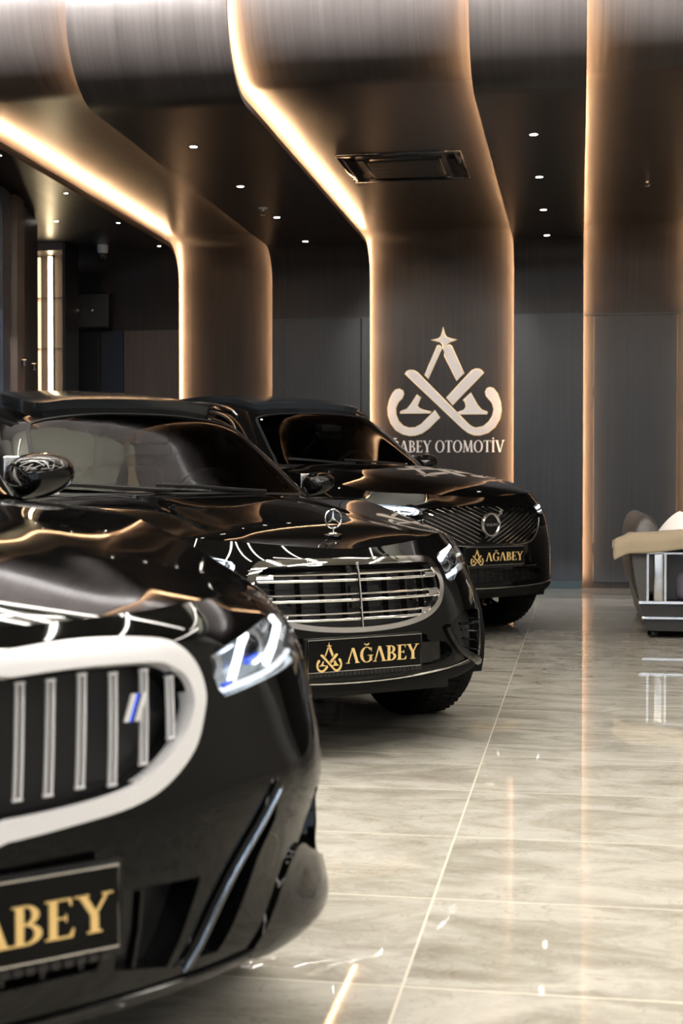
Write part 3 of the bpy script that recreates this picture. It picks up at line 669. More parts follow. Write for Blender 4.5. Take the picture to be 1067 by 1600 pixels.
# saloon with standing star
z_star = curve1([(.1,.72),(-.05,.768),(-.2,.832),(-.5,.893),(-1.0,.955),(-1.5,.99),(-2.5,1.0),(-4.2,1.07),(-4.9,1.07),(-5.3,.98)])
d_star = curve1([(.1,.03),(-.1,.05),(-.3,.085),(-.5,.105),(-.75,.09),(-1.0,.06),(-1.25,.03),(-1.6,.035),(-3,.05),(-5.3,.08)])
SP['M'] = dict(
 H=lambda x, y: z_star(x)-d_star(x)*(abs(y)/.85)**2.4 - .006*np.exp(-((abs(y)-.36-.05*(x+1))/.05)**2)*np.clip(-x/.5, 0, 1)*(x > -1.7),
 plan=[(0,0),(-.02,.25),(-.085,.47),(-.21,.665),(-.385,.825),(-.60,.925),(-.95,.955),(-1.65,.958),(-2.7,.96),(-3.7,.955),(-4.5,.94),(-5.0,.86),(-5.2,.6),(-5.27,0)],
 cols={0:[(.03,.262),(.008,.28),(0,.31),(.006,.40),(.014,.50),(.030,.62),(.048,.715),(.065,.752),(.095,None)],
       2:[(.03,.262),(.008,.28),(0,.315),(.006,.41),(.018,.51),(.036,.62),(.06,.705),(.088,.757),(.13,None)],
       4:[(.05,.262),(.015,.282),(0,.33),(0,.42),(.008,.52),(.036,.62),(.075,.71),(.115,.775),(.165,None)],
       5:[(.08,.22),(.015,.26),(0,.34),(0,.44),(0,.54),(.015,.65),(.045,.74),(.085,.80),(.15,None)],
       6:[(.06,.2),(.01,.26),(0,.36),(0,.46),(0,.56),(.004,.68),(.02,.78),(.07,.85),(.15,None)],
       8:[(.06,.18),(.02,.25),(.01,.35),(0,.47),(0,.6),(0,.72),(.015,.84),(.045,.925),(.11,None)],
       13:[(.1,.2),(.02,.3),(0,.4),(0,.5),(0,.62),(.02,.75),(.03,.87),(.05,.95),(.1,None)]})
# wagon-high suv
z_suv = curve1([(.1,.85),(-.05,.915),(-.18,.97),(-.45,1.045),(-.9,1.13),(-1.4,1.175),(-2.5,1.17),(-4.2,1.2),(-4.7,1.2),(-5.0,1.15)])
d_suv = curve1([(.1,.02),(-.15,.05),(-.3,.075),(-.5,.065),(-.8,.05),(-1.6,.05),(-3,.05),(-5,.06)])
SP['V'] = dict(H=lambda x, y: z_suv(x)-d_suv(x)*(abs(y)/.85)**2.4 + .012/(1+np.exp(-(.62-abs(y)+.05*x)/.03))*np.clip(-x/.5, 0, 1)*(x > -1.6),
 plan=[(0,0),(-.02,.25),(-.075,.5),(-.18,.70),(-.335,.85),(-.55,.93),(-.95,.96),(-1.6,.955),(-2.6,.96),(-3.5,.955),(-4.2,.94),(-4.65,.86),(-4.85,.6),(-4.92,0)],
 cols={0:[(.03,.285),(.008,.31),(0,.36),(.006,.49),(.016,.62),(.02,.74),(.04,.85),(.065,.895),(.11,None)],
       2:[(.03,.285),(.008,.31),(0,.36),(.006,.49),(.018,.62),(.03,.74),(.055,.85),(.085,.895),(.13,None)],
       4:[(.12,.275),(.03,.315),(0,.38),(0,.49),(.005,.61),(.02,.73),(.05,.84),(.085,.905),(.15,None)],
       6:[(.06,.28),(.01,.34),(0,.44),(0,.54),(0,.66),(.004,.78),(.02,.90),(.07,1.0),(.15,None)],
       8:[(.06,.26),(.02,.32),(.01,.42),(0,.54),(0,.68),(0,.82),(.015,.94),(.05,1.03),(.11,None)],
       13:[(.1,.3),(.02,.36),(0,.46),(0,.58),(0,.7),(.02,.84),(.03,.98),(.05,1.08),(.1,None)]})
# saloon with kidney grille
z_kid = curve1([(.1,.74),(-.04,.80),(-.25,.866),(-.55,.932),(-.95,.974),(-1.5,1.005),(-2.4,1.0),(-4.1,1.06),(-4.7,1.08),(-5.1,1.0)])
d_kid = curve1([(.1,.02),(-.12,.055),(-.32,.108),(-.55,.108),(-.8,.070),(-1.15,.036),(-1.6,.04),(-3,.06),(-5.1,.08)])
SP['B'] = dict(H=lambda x, y: z_kid(x)-d_kid(x)*(abs(y)/.85)**2.4 + .010/(1+np.exp(-(abs(y)-.40+.03*x)/.025))*np.clip((-x-.05)/.4, 0, 1)*(x > -1.7)*(abs(y) < 2),
 plan=[(0,0),(-.012,.22),(-.055,.44),(-.15,.64),(-.30,.815),(-.46,.91),(-.85,.95),(-1.6,.95),(-2.5,.95),(-3.4,.945),(-4.3,.93),(-4.75,.84),(-4.98,.6),(-5.05,0)],
 cols={0:[(.03,.232),(.006,.25),(0,.29),(.004,.38),(.012,.50),(.022,.62),(.038,.73),(.052,.782),(.085,None)],
       2:[(.035,.232),(.008,.25),(0,.29),(.004,.37),(.014,.50),(.028,.62),(.048,.73),(.066,.785),(.105,None)],
       4:[(.005,.238),(-.006,.25),(-.007,.28),(.012,.375),(-.002,.49),(.018,.60),(.046,.71),(.082,.785),(.135,None)],
       5:[(.005,.235),(-.006,.25),(-.006,.285),(.010,.385),(-.003,.50),(.010,.63),(.036,.725),(.082,.797),(.15,None)],
       6:[(.06,.16),(.01,.22),(0,.34),(0,.46),(0,.56),(.004,.68),(.02,.78),(.06,.855),(.15,None)],
       8:[(.06,.15),(.02,.22),(.01,.34),(0,.47),(0,.6),(0,.72),(.015,.84),(.045,.925),(.11,None)],
       13:[(.1,.2),(.02,.3),(0,.4),(0,.5),(0,.62),(.02,.75),(.03,.87),(.05,.95),(.1,None)]})
def ring(c):
    s = SP[c]; n = len(s['plan']); return make_ring(s['plan'], lerp_cols(s['cols'], n), s['H'])
# =====================================================================
# CAR BUILDING
# =====================================================================
def pip(P, poly):
    x, y = P[:, 0], P[:, 1]; c = np.zeros(len(P), bool); q = np.asarray(poly); n = len(q)
    for i in range(n):
        x0, y0 = q[i]; x1, y1 = q[(i+1) % n]
        m = ((y0 > y) != (y1 > y))
        if y1 != y0: c ^= m & (x < (x1-x0)*(y-y0)/(y1-y0)+x0)
    return c
def dens(poly, step):
    out = []; n = len(poly)
    for i in range(n):
        a, b = np.array(poly[i], float), np.array(poly[(i+1) % n], float); k = max(1, int(np.linalg.norm(b-a)/step+.5))
        out += [tuple(a+(b-a)*j/k) for j in range(k)]
    return out
def patch(S, outer, holes, step, name, mat, parent=None, off=0.0, thick=.012, stepfn=None, rim=True):
    """trimmed piece of surface S as a thin shell with exact normals"""
    outer = dens(outer, step); holes = [dens(h, step) for h in holes]
    pts = list(outer); edges = [(i, (i+1) % len(outer)) for i in range(len(outer))]
    for h in holes: n0 = len(pts); pts += h; edges += [(n0+i, n0+(i+1) % len(h)) for i in range(len(h))]
    B = np.array(pts); lo, hi = np.array(outer).min(0), np.array(outer).max(0)
    gx = np.arange(lo[0]+step/2, hi[0], step); gy = np.arange(lo[1]+step/2, hi[1], step)
    if len(gx) and len(gy):
        G = np.stack(np.meshgrid(gx, gy, indexing='ij'), -1); G[1::2, :, 1] += step/2; G = G.reshape(-1, 2)
        ok = pip(G, outer)
        for h in holes: ok &= ~pip(G, h)
        G = G[ok]
        # keep clear of the outlines
        if len(G):
            keep = np.ones(len(G), bool)
            for k in range(0, len(B), 400): keep &= (((G[:, None]-B[None, k:k+400])**2).sum(2) > (step*.45)**2).all(1)
            G = G[keep]; pts += [tuple(p) for p in G]
    r = delaunay_2d_cdt([Vector(p) for p in pts], edges, [], 1, 1e-7)
    P = np.array([tuple(v) for v in r[0]]); Fc = np.array([tuple(f) for f in r[2] if len(f) == 3])
    cen = P[Fc].mean(1); ok = pip(cen, outer)
    for h in holes: ok &= ~pip(cen, h)
    Fc = Fc[ok]; used = np.unique(Fc); remap = -np.ones(len(P), int); remap[used] = range(len(used)); P = P[used]; Fc = remap[Fc]
    p, n = S.ev(P)
    a = p[Fc[:, 1]]-p[Fc[:, 0]]; b = p[Fc[:, 2]]-p[Fc[:, 0]]
    if (np.einsum('ij,ij->i', np.cross(a, b), n[Fc[:, 0]])).sum() < 0: Fc = Fc[:, ::-1]
    top = p+n*off; N_ = len(top); V = [top]; NN = [n]; F = [Fc]
    FF = [tuple(f) for f in Fc]
    if thick:
        V.append(top-n*thick); NN.append(-n); FF += [tuple(f[::-1]+N_) for f in Fc]
        cnt = {}
        for f in Fc:
            for k in range(3): e = (f[k], f[(k+1) % 3]); cnt[e] = 1
        bd = [e for e in cnt if (e[1], e[0]) not in cnt]
        base = 2*N_; idx = {}
        tang = {}
        for e in bd:
            d = top[e[1]]-top[e[0]]; q = np.cross(d, n[e[0]]); q /= np.linalg.norm(q)+1e-9
            for v in e: tang[v] = tang.get(v, 0)+q
        ring_v = list(tang); ext = []; en = []
        for k, v in enumerate(ring_v): idx[v] = base+2*k; ext += [top[v], top[v]-n[v]*thick]; q = tang[v]/(np.linalg.norm(tang[v])+1e-9); en += [q, q]
        V.append(np.array(ext)); NN.append(np.array(en))
        for e in bd: FF.append((idx[e[1]], idx[e[0]], idx[e[0]]+1, idx[e[1]]+1))
    V = np.concatenate(V); NN = np.concatenate(NN)
    return mesh(name, V, FF, mat, parent, None, NN)
def surf_pts(S, T, off=0):
    p, n = S.ev(np.array(T)); return p+n*off, n
def trim(S, T, w, h, name, mat, parent, closed=False, off=0, n=8, rnd=False, mb=None):
    """moulding of width w and height h following the surface"""
    p, nn = surf_pts(S, T, off+h*.3); m = mb or MB()
    m.tube([tuple(q) for q in p], w/2, n=n, closed=closed, flat=None if rnd else (w/2, h/2), up=[tuple(q) for q in nn])
    return m if mb is not None else m.out(name, mat, parent, 40)
class RingS(Net): pass
def yz(R, pts, ulim=5.5):
    a, b = R.ti(-ulim, 0), R.ti(ulim, len(R.tv)-1); return R.solve([1, 2], pts, ((a[0], b[0]), (a[1], b[1])))
def xz(R, pts, side=1, u0=5.0, u1=12):
    a, b = R.ti(side*u0, 0), R.ti(side*u1, len(R.tv)-1); return R.solve([0, 2], pts, ((min(a[0], b[0]), max(a[0], b[0])), (a[1], b[1])))
def uz(R, pts):
    """points given as (column index, height)"""
    out = []
    for u, z in pts:
        tu = R.ti(u, 0)[0]; tv = np.linspace(R.tv[0], R.tv[-1], 200); zz = R.ev(np.stack([np.full(200, tu), tv], -1))[0][:, 2]
        out.append((tu, np.interp(z, zz, tv)))
    return np.array(out)
def mir(T): T = np.array(T)[::-1].copy(); T[:, 0] *= -1; return T
def wheel(name, R_, w, side, parent, c, spokes=10, rim=None):
    """tyre + rim; side=+1 outer face to +y"""
    e = bpy.data.objects.new(name, None); e.empty_display_size = .1; link(e, parent); e.location = c
    rr = R_*.66; hw = w/2
    prof = [(rr, -hw*.82), (rr+.012, -hw*.95), (R_*.86, -hw), (R_*.96, -hw*.9), (R_*.995, -hw*.72), (R_, -hw*.4), (R_, hw*.4), (R_*.995, hw*.72), (R_*.96, hw*.9), (R_*.86, hw), (rr+.012, hw*.95), (rr, hw*.82)]
    MB().lathe(prof, 56, 1).out('tyre', M['rubber'], e, 40)
    mb = MB()
    for k in range(60):
        a = 2*math.pi*k/60
        for y0, y1, da in ((-hw*.72, -hw*.30, .045), (hw*.30, hw*.72, .045), (-hw*.22, hw*.22, .02)):
            V = []
            for rad_ in (R_*.99, R_+.004):
                for y, d in ((y0, 0), (y1, da), (y1, da+.055), (y0, .055)): V.append((rad_*math.sin(a+d), y, rad_*math.cos(a+d)))
            mb.add(V, [(0,3,2,1),(4,5,6,7),(0,1,5,4),(1,2,6,5),(2,3,7,6),(3,0,4,7)])
    mb.out('tread', M['rubber'], e, None)
    mb = MB(); mb.lathe([(rr, -hw*.8), (rr*.97, -hw*.6), (rr*.95, hw*.6), (rr, hw*.85), (rr*.985, hw*.9), (rr*.93, hw*.7)], 48, 1)
    y = side*hw*.62
    for k in range(spokes):
        a = 2*math.pi*k/spokes; R3 = Matrix.Rotation(a, 3, 'Y')
        mb.bev((-.016, y-.02, .04), (.016, y+.02, rr*.97), .006, n=2, rot=R3)
    mb.lathe([(0, y+side*.03), (.055, y+side*.028), (.07, y+side*.01), (.07, y-.02), (0, y-.02)], 32, 1)
    mb.out('rim', rim or M['gloss_black_pl'], e, 35)
    MB().lathe([(.05, -side*.02), (rr*.72, -side*.02), (rr*.72, side*.005), (.05, side*.005)], 40, 1).out('brake_disc', M['steel'], e, 35)
    return e
def greenhouse(kind):
    if kind == 'saloon':
        G = [[(-1.48,0,.985),(-1.50,.33,.98),(-1.62,.665,.975),(-1.68,.735,.965),(-1.76,.80,.945),(-1.85,.86,.90)],
             [(-1.79,0,1.19),(-1.815,.31,1.183),(-1.92,.62,1.165),(-1.965,.68,1.15),(-2.0,.77,1.04),(-2.02,.865,.90)],
             [(-2.12,0,1.383),(-2.14,.29,1.375),(-2.22,.565,1.338),(-2.27,.63,1.315),(-2.3,.755,1.13),(-2.3,.87,.90)],
             [(-2.55,0,1.462),(-2.55,.29,1.453),(-2.57,.555,1.415),(-2.58,.625,1.39),(-2.6,.755,1.17),(-2.6,.87,.90)],
             [(-3.2,0,1.50),(-3.2,.29,1.492),(-3.2,.56,1.45),(-3.2,.63,1.42),(-3.2,.76,1.18),(-3.2,.87,.90)],
             [(-3.85,0,1.43),(-3.84,.28,1.42),(-3.8,.54,1.38),(-3.8,.61,1.35),(-3.8,.74,1.15),(-3.8,.86,.90)],
             [(-4.25,0,1.27),(-4.22,.28,1.26),(-4.15,.55,1.23),(-4.15,.62,1.2),(-4.2,.74,1.08),(-4.2,.85,.92)],
             [(-4.62,0,1.07),(-4.58,.30,1.065),(-4.48,.60,1.05),(-4.46,.68,1.04),(-4.5,.76,1.0),(-4.5,.83,.93)]]
    else:
        G = [[(-1.36,0,1.165),(-1.38,.35,1.16),(-1.50,.67,1.155),(-1.56,.74,1.14),(-1.64,.81,1.10),(-1.72,.87,1.03)],
             [(-1.64,0,1.38),(-1.66,.33,1.375),(-1.77,.62,1.36),(-1.82,.685,1.34),(-1.86,.78,1.2),(-1.9,.875,1.03)],
             [(-1.93,0,1.575),(-1.95,.31,1.568),(-2.05,.565,1.54),(-2.1,.635,1.51),(-2.13,.76,1.3),(-2.13,.88,1.03)],
             [(-2.3,0,1.66),(-2.3,.31,1.652),(-2.34,.56,1.625),(-2.36,.635,1.59),(-2.38,.76,1.33),(-2.38,.88,1.03)],
             [(-3.0,0,1.70),(-3.0,.31,1.69),(-3.0,.57,1.66),(-3.0,.645,1.62),(-3.0,.77,1.35),(-3.0,.88,1.03)],
             [(-3.9,0,1.69),(-3.9,.31,1.68),(-3.9,.57,1.65),(-3.9,.64,1.61),(-3.9,.76,1.35),(-3.9,.87,1.05)],
             [(-4.45,0,1.62),(-4.43,.31,1.61),(-4.36,.55,1.57),(-4.34,.62,1.54),(-4.3,.74,1.32),(-4.3,.86,1.08)],
             [(-4.72,0,1.2),(-4.70,.32,1.2),(-4.62,.62,1.19),(-4.58,.70,1.18),(-4.5,.77,1.15),(-4.45,.85,1.10)]]
    return G
def gnet(kind, dx=0, dz=0, sy=1):
    G = np.array(greenhouse(kind), float); G[:, :, 0] += dx; G[:, :, 1] *= sy; G[:, :, 2] += dz
    P = np.transpose(G, (1, 0, 2)); neg = P[:0:-1].copy(); neg[:, :, 1] *= -1
    return Net(np.concatenate([neg, P]))
def orient(S, inside):
    """make S's normals point away from a point inside the body"""
    T = np.array([[0, (S.tv[0]+S.tv[-1])/2]]); p, n = S.ev(T)
    if ((p-inside)*n).sum() < 0: S.flip = not S.flip
    return S
def car_shell(key, root, kind, L, arch, wheels, rw, gdx=0, gdz=0, gsy=1, front_holes=(), hl=None, roof_panel=None, step=.02, valance=0):
    """body panels, glass, wheels; returns surfaces"""
    sp = SP[key]; H = sp['H']; R = ring(key); orient(R, np.array([-L/2, 0, .6])); K = Height(H)
    top = len(R.tv)-1; tv1 = R.tv[-1]; g = .0025
    sh = lambda u: R.ti(u, top)
    # --- shut line in plan, from the ring's top row ---
    U = np.linspace(-13, 13, 261); TT = R.ti(U, np.full(261, top)); edge = R.ev(TT)[0]
    # wheel arches
    arches = {1: [], -1: []}
    for s in (1, -1):
        for ax in arch:
            A = np.linspace(-.65, math.pi+.65, 30); pts = np.array([(ax[0]+ax[2]*math.cos(a), ax[1]+ax[2]*math.sin(a)) for a in A])
            lo = R.ev(R.ti(np.full(1, 7*s), np.zeros(1)))[0][0, 2]
            ok = pts[:, 1] > lo+.035; T = xz(R, pts[ok], s)
            a, b = T[0].copy(), T[-1].copy(); a[1] = b[1] = R.tv[0]-.06
            arches[s].append(np.concatenate([T, [b], [a]]))
    allh = arches[1]+arches[-1]
    # --- ring pieces ---
    ub = 5.35; ud = [7.0, 8.05, 9.3]          # bumper | fender | front door | rear door | quarter
    def col(u, du=0): return R.ti(u, 0)[0]+du
    def rect(ua, ub_, da=g, db=-g, top_=tv1): return [(col(ua, da), R.tv[0]), (col(ub_, db), R.tv[0]), (col(ub_, db), top_), (col(ua, da), top_)]
    fh = list(front_holes)
    vt = R.ti(0, valance)[1] if valance else R.tv[0]
    front = patch(R, [(col(-ub, g), vt), (col(ub, -g), vt), (col(ub, -g), tv1), (col(-ub, g), tv1)], fh+allh, step, 'front_bumper', M['paint'], root, thick=.014)
    if valance: patch(R, [(col(-ub, g), R.tv[0]), (col(ub, -g), R.tv[0]), (col(ub, -g), vt-.002), (col(-ub, g), vt-.002)], allh, step*1.5, 'lower_valance', M['rubber'], root, thick=.014)
    for s in (1, -1):
        f = lambda a, b: rect(a, b) if s > 0 else rect(-b, -a)
        patch(R, f(ub, ud[0]), arches[s], .035, 'fender', M['paint'], root)
        for a, b in ((ud[0], ud[1]), (ud[1], ud[2])):
            d = patch(R, [(x, y) for x, y in (f(a, b))], [], .06, 'door', M['paint'], root)
            c = R.ev(R.ti([s*(b-.12)], [6.0]))[0][0]; mb = MB(); mb.bev((c[0]-.11, c[1]+s*.02-.012, c[2]-.012), (c[0]+.11, c[1]+s*.02+.012, c[2]+.014), .009); mb.out('door_handle', M['chrome'] if key != 'B' else M['paint'], d)
        patch(R, f(ud[2], 11.0), arches[s], .06, 'rear_panel', M['paint'], root)
    patch(R, rect(11.0, 13.0, g, 0), [], .08, 'rear_bumper', M['paint'], root); patch(R, rect(-13.0, -11.0, 0, -g), [], .08, 'rear_bumper', M['paint'], root)
    # --- hood and rear deck: plan polygons from the ring's top edge ---
    i0 = np.searchsorted(U, -7.0); i1 = np.searchsorted(U, 7.0)
    P = edge[i0:i1+1, :2]; cen = np.array([-.9, 0]); d = P-cen; P = cen+d*(1-.004/np.linalg.norm(d, axis=1))[:, None]
    cow = [(x, y) for x, y in ((P[-1][0], P[-1][1]), )]
    cowx = -1.42 if kind == 'saloon' else -1.30
    mid = [(cowx-.30*(abs(y)/.7)**2.2 if abs(y) < .72 else P[-1][0]+.02, y) for y in np.linspace(.70, -.70, 15)]
    hood = patch(K, [tuple(q) for q in P]+mid, [], .03, 'hood', M['paint'], root, thick=.012)
    P2 = np.concatenate([edge[i1:, :2], edge[:i0+1, :2]]); 
    low = [(x+.0, y) for x, y in mid[::-1]]
    deck = patch(K, [tuple(q) for q in P2]+[(a-.006, b) for a, b in low], [], .09, 'body_top', M['paint'], root, off=-.004, thick=.02)
    # --- liner behind the panels ---
    mb = MB(); z0 = R.P[:, 0, 2].min()+.02
    xa = arch[0][0]+arch[0][2]+.02; xb = arch[0][0]-arch[0][2]-.02; xc = arch[1][0]+arch[1][2]+.02; xd = arch[1][0]-arch[1][2]-.02
    mb.box((xb, -.60, z0), (-.30, .60, .30)); mb.box((xc, -.86, z0), (xb, .86, .62)); mb.box((-L+.3, -.6, z0), (xc, .6, .7)); mb.box((xb, -.58, .3), (-.36, .58, .66)); mb.out('underbody', M['cabin'], root, None)
    for s in (1, -1):
        for ax in arch:
            mb = MB(); A = np.linspace(-.35, math.pi+.35, 24); y0, y1 = s*.60, s*.925; V = [(ax[0]+(ax[2]+.01)*math.cos(a), y, ax[1]+(ax[2]+.01)*math.sin(a)) for a in A for y in (y0, y1)]
            F = [(2*i, 2*i+1, 2*i+3, 2*i+2) for i in range(23)]; n_ = len(V); V += [(ax[0], y0, ax[1])]; F += [(2*i, 2*i+2, n_) for i in range(23)]
            mb.add(V, F); mb.out('arch_liner', M['rubber'], root, 50)
    for s in (1, -1):
        for ax in arch: wheel('wheel', rw, .25, s, root, (ax[0], s*.815, rw), rim=M['steel'] if key == 'M' else None)
    # --- greenhouse ---
    G = gnet(kind, gdx, gdz, gsy); orient(G, np.array([-2.8, 0, 1.1]))
    def gi(pts): return [tuple(q) for q in np.array([G.ti(u, v) for u, v in pts])]
    def loop(pts, k=5): return [tuple(q) for q in smooth_loop(gi(pts), k)]
    ws = loop([(-1.93,.04),(-1,.03),(0,.02),(1,.03),(1.93,.04),(2.0,.35),(1.98,1.0),(1.93,1.7),(1.75,1.9),(1.0,1.965),(0,1.98),(-1,1.965),(-1.75,1.9),(-1.93,1.7),(-1.98,1.0),(-2.0,.35)])
    e1 = 5.75 if kind == 'saloon' else 6.35
    def sw(s): return loop([(s*u, v) for u, v in ((4.35,.62),(3.9,.95),(3.45,1.5),(3.2,2.05),(3.13,2.8),(3.12,3.5),(3.14,4.4),(3.2,5.0),(3.5,e1-.3),(4.0,e1),(4.35,e1-.12),(4.4,4.5),(4.4,3.5),(4.4,2.5),(4.4,1.4))])
    sl, sr = sw(1), sw(-1)
    r0, r1 = (5.15, 6.9) if kind == 'saloon' else (6.1, 6.9)
    rg = loop([(-1.8,r1),(-1,r1),(0,r1),(1,r1),(1.8,r1),(1.95,(r0+r1)/2),(1.8,r0),(1,r0-.06),(0,r0-.08),(-1,r0-.06),(-1.8,r0),(-1.95,(r0+r1)/2)])
    o = [tuple(G.ti(u, v)) for u, v in ((-5, 0), (5, 0), (5, 7), (-5, 7))]
    patch(G, o, [ws, sl, sr, rg], .03, 'roof', M['paint'], root, thick=.02)
    w = patch(G, ws, [], .05, 'windshield', M['glass_ws'], root, off=-.003, thick=0)
    trim(G, ws, .018, .004, 'windshield_seal', M['black_pl'], w, closed=True, off=-.002, n=4)
    for lp in (sl, sr):
        q = patch(G, lp, [], .08, 'side_window', M['glass_dark'], root, off=-.004, thick=0)
        trim(G, lp, .026, .012, 'window_trim', M['steel'], q, closed=True, n=6)
    patch(G, rg, [], .08, 'rear_window', M['glass_dark'], root, off=-.003, thick=0)
    if roof_panel:
        a, b, c_ = roof_panel
        lp = loop([(-c_,a+.1),(-1,a),(0,a-.02),(1,a),(c_,a+.1),(c_,(a+b)/2),(c_,b),(0,b),(-c_,b),(-c_,(a+b)/2)])
        patch(G, lp, [], .06, 'sunroof', M['sunroof'], root, off=.046, thick=.045)
    # B pillar blocks, cowl with wipers
    for s in (1, -1):
        p, n = surf_pts(G, [G.ti(s*u, 3.05) for u in (3.05, 3.4, 3.8, 4.2, 4.45)]); mb = MB(); mb.tube([tuple(q-m_*.004) for q, m_ in zip(p, n)], .05, n=4, flat=(.045, .012), up=[tuple(m_) for m_ in n]); mb.out('pillar', M['gloss_black_pl'], root)
    p, n = surf_pts(G, [G.ti(u, .08) for u in np.linspace(-1.2, .9, 14)]); 
    for (ua, va, ub_, vb) in ((1.2, .03, -.5, .16), (-.3, .03, -1.75, .2)):
        q, n = surf_pts(G, [G.ti(ua+(ub_-ua)*k/8, va+(vb-va)*k/8) for k in range(9)], .014); mb = MB(); mb.tube([tuple(v) for v in q], .009, n=6); mb.out('wiper', M['black_pl'], root)
    # --- cabin ---
    dz = .0 if kind == 'saloon' else .20; dx = gdx+(0 if kind == 'saloon' else .12)
    cab = bpy.data.objects.new('cabin', None); link(cab, root)
    MB().box((-4.0+dx, -.80, .35), (-1.75+dx, .80, .46)).out('cabin_floor', M['cabin'], cab, None)
    mb = MB(); mb.bev((-2.02+dx, -.74, .55+dz), (-1.52+dx, .74, .955+dz), .05, n=3); mb.out('dashboard', M['cabin'], cab)
    for y in (-.38, .38):
        s_ = MB(); s_.bev((-3.05+dx, y-.25, .46+dz*.8), (-2.5+dx, y+.25, .64+dz*.8), .06); s_.bev((-3.2+dx, y-.24, .6+dz*.8), (-3.05+dx, y+.24, 1.16+dz*.8), .06, rot=Matrix.Rotation(rad(-14), 3, 'Y'), piv=(-3.1+dx, y, .6)); s_.bev((-3.40+dx, y-.13, 1.12+dz*.8), (-3.27+dx, y+.13, 1.32+dz*.8), .05)
        s_.out('seat', M['seat'], cab)
    s_ = MB(); s_.bev((-4.1+dx, -.66, .46+dz*.8), (-3.6+dx, .66, .64+dz*.8), .06); s_.bev((-4.15+dx, -.66, .6+dz*.8), (-4.0+dx, .66, 1.14+dz*.8), .06); s_.out('rear_bench', M['seat'], cab)
    R3 = Matrix.Rotation(rad(-68), 3, 'Y'); mb = MB(); c = Vector((-2.14+dx, .38, .93+dz*.95))
    mb.tube([c+R3@Vector((.185*math.cos(a), .185*math.sin(a), 0)) for a in np.linspace(0, 2*math.pi, 33)[:-1]], .016, closed=True)
    mb.cyl(c+R3@Vector((-.18, 0, 0)), c+R3@Vector((.18, 0, 0)), .018); mb.cyl(c+R3@Vector((0, -.18, 0)), c+R3@Vector((0, .18, 0)), .018); mb.cyl(c, c+Vector((.25, 0, -.1)), .04); mb.out('steering_wheel', M['black_pl'], cab)
    p, n = surf_pts(G, [G.ti(0, 1.45)]); q = Vector(p[0])-Vector(n[0])*.10; mb = MB(); mb.bev((q.x-.02, -.125, q.z-.035), (q.x+.02, .125, q.z+.03), .015); mb.out('rear_view_mirror', M['gloss_black_pl'], cab)
    MB().box((q.x+.02, -.11, q.z-.025), (q.x+.0215, .11, q.z+.02)).out('mirror_stem_plate', M['lampsilver'], cab, None)
    MB().bev((q.x-.06, -.09, q.z+.02), (q.x+.05, .09, q.z+.085), .02).out('sensor_housing', M['cabin'], cab)
    return R, K, G
def door_mirror(root, c, s, w=.21, h=.145, d=.15, arm=True, strip=True):
    """housing faces forward; s=+1 on the car's left"""
    e = bpy.data.objects.new('door_mirror', None); link(e, root); e.location = c
    n, m = 22, 26; V = []; N_ = []
    for i in range(n+1):
        a = math.pi*i/n
        for j in range(m):
            b = 2*math.pi*j/m; x = -math.cos(a); r = math.sin(a)
            ex = lambda v, p: math.copysign(abs(v)**p, v)
            yy = ex(r*math.cos(b), .72); zz = ex(r*math.sin(b), .78); xx = ex(x, .8)
            if xx < 0: xx *= .38
            taper = 1-.22*(yy*s > 0)*abs(yy)-.12*max(xx, 0)
            V.append((xx*d*.75*(1-.25*max(0, yy*s)), yy*w/2, zz*h/2*taper+.012*yy*s))
    F = [(i*m+j, i*m+(j+1) % m, (i+1)*m+(j+1) % m, (i+1)*m+j) for i in range(n) for j in range(m)]
    o = mesh('housing', V, F, M['paint'], e, 80); bm = bmesh.new(); bm.from_mesh(o.data); bmesh.ops.remove_doubles(bm, verts=bm.verts[:], dist=1e-5); bmesh.ops.recalc_face_normals(bm, faces=bm.faces[:]); bm.to_mesh(o.data); bm.free()
    MB().bev((-d*.36, -w*.43, -h*.40), (-d*.30, w*.43, h*.42), .004).out('mirror_glass', M['lampsilver'], e)
    mb = MB(); pts = [(d*.42, -s*w*.18, -.008), (d*.36, s*w*.1, -.004), (d*.22, s*w*.34, 0), (d*.02, s*w*.475, .004)]
    if strip: mb.tube([tuple(q) for q in smooth_loop(pts, 5, False)], .006, n=6, flat=(.006, .004)); mb.out('indicator', M['glass_lamp'] if 0 else M['steel'], e)
    mb = MB(); mb.tube([(0, -s*w*.30, -h*.30), (.0, -s*w*.52, -h*.46), (.01, -s*w*.80, -h*.60)], [.034, .030, .034], n=10); mb.out('arm', M['gloss_black_pl'], e)
    return e
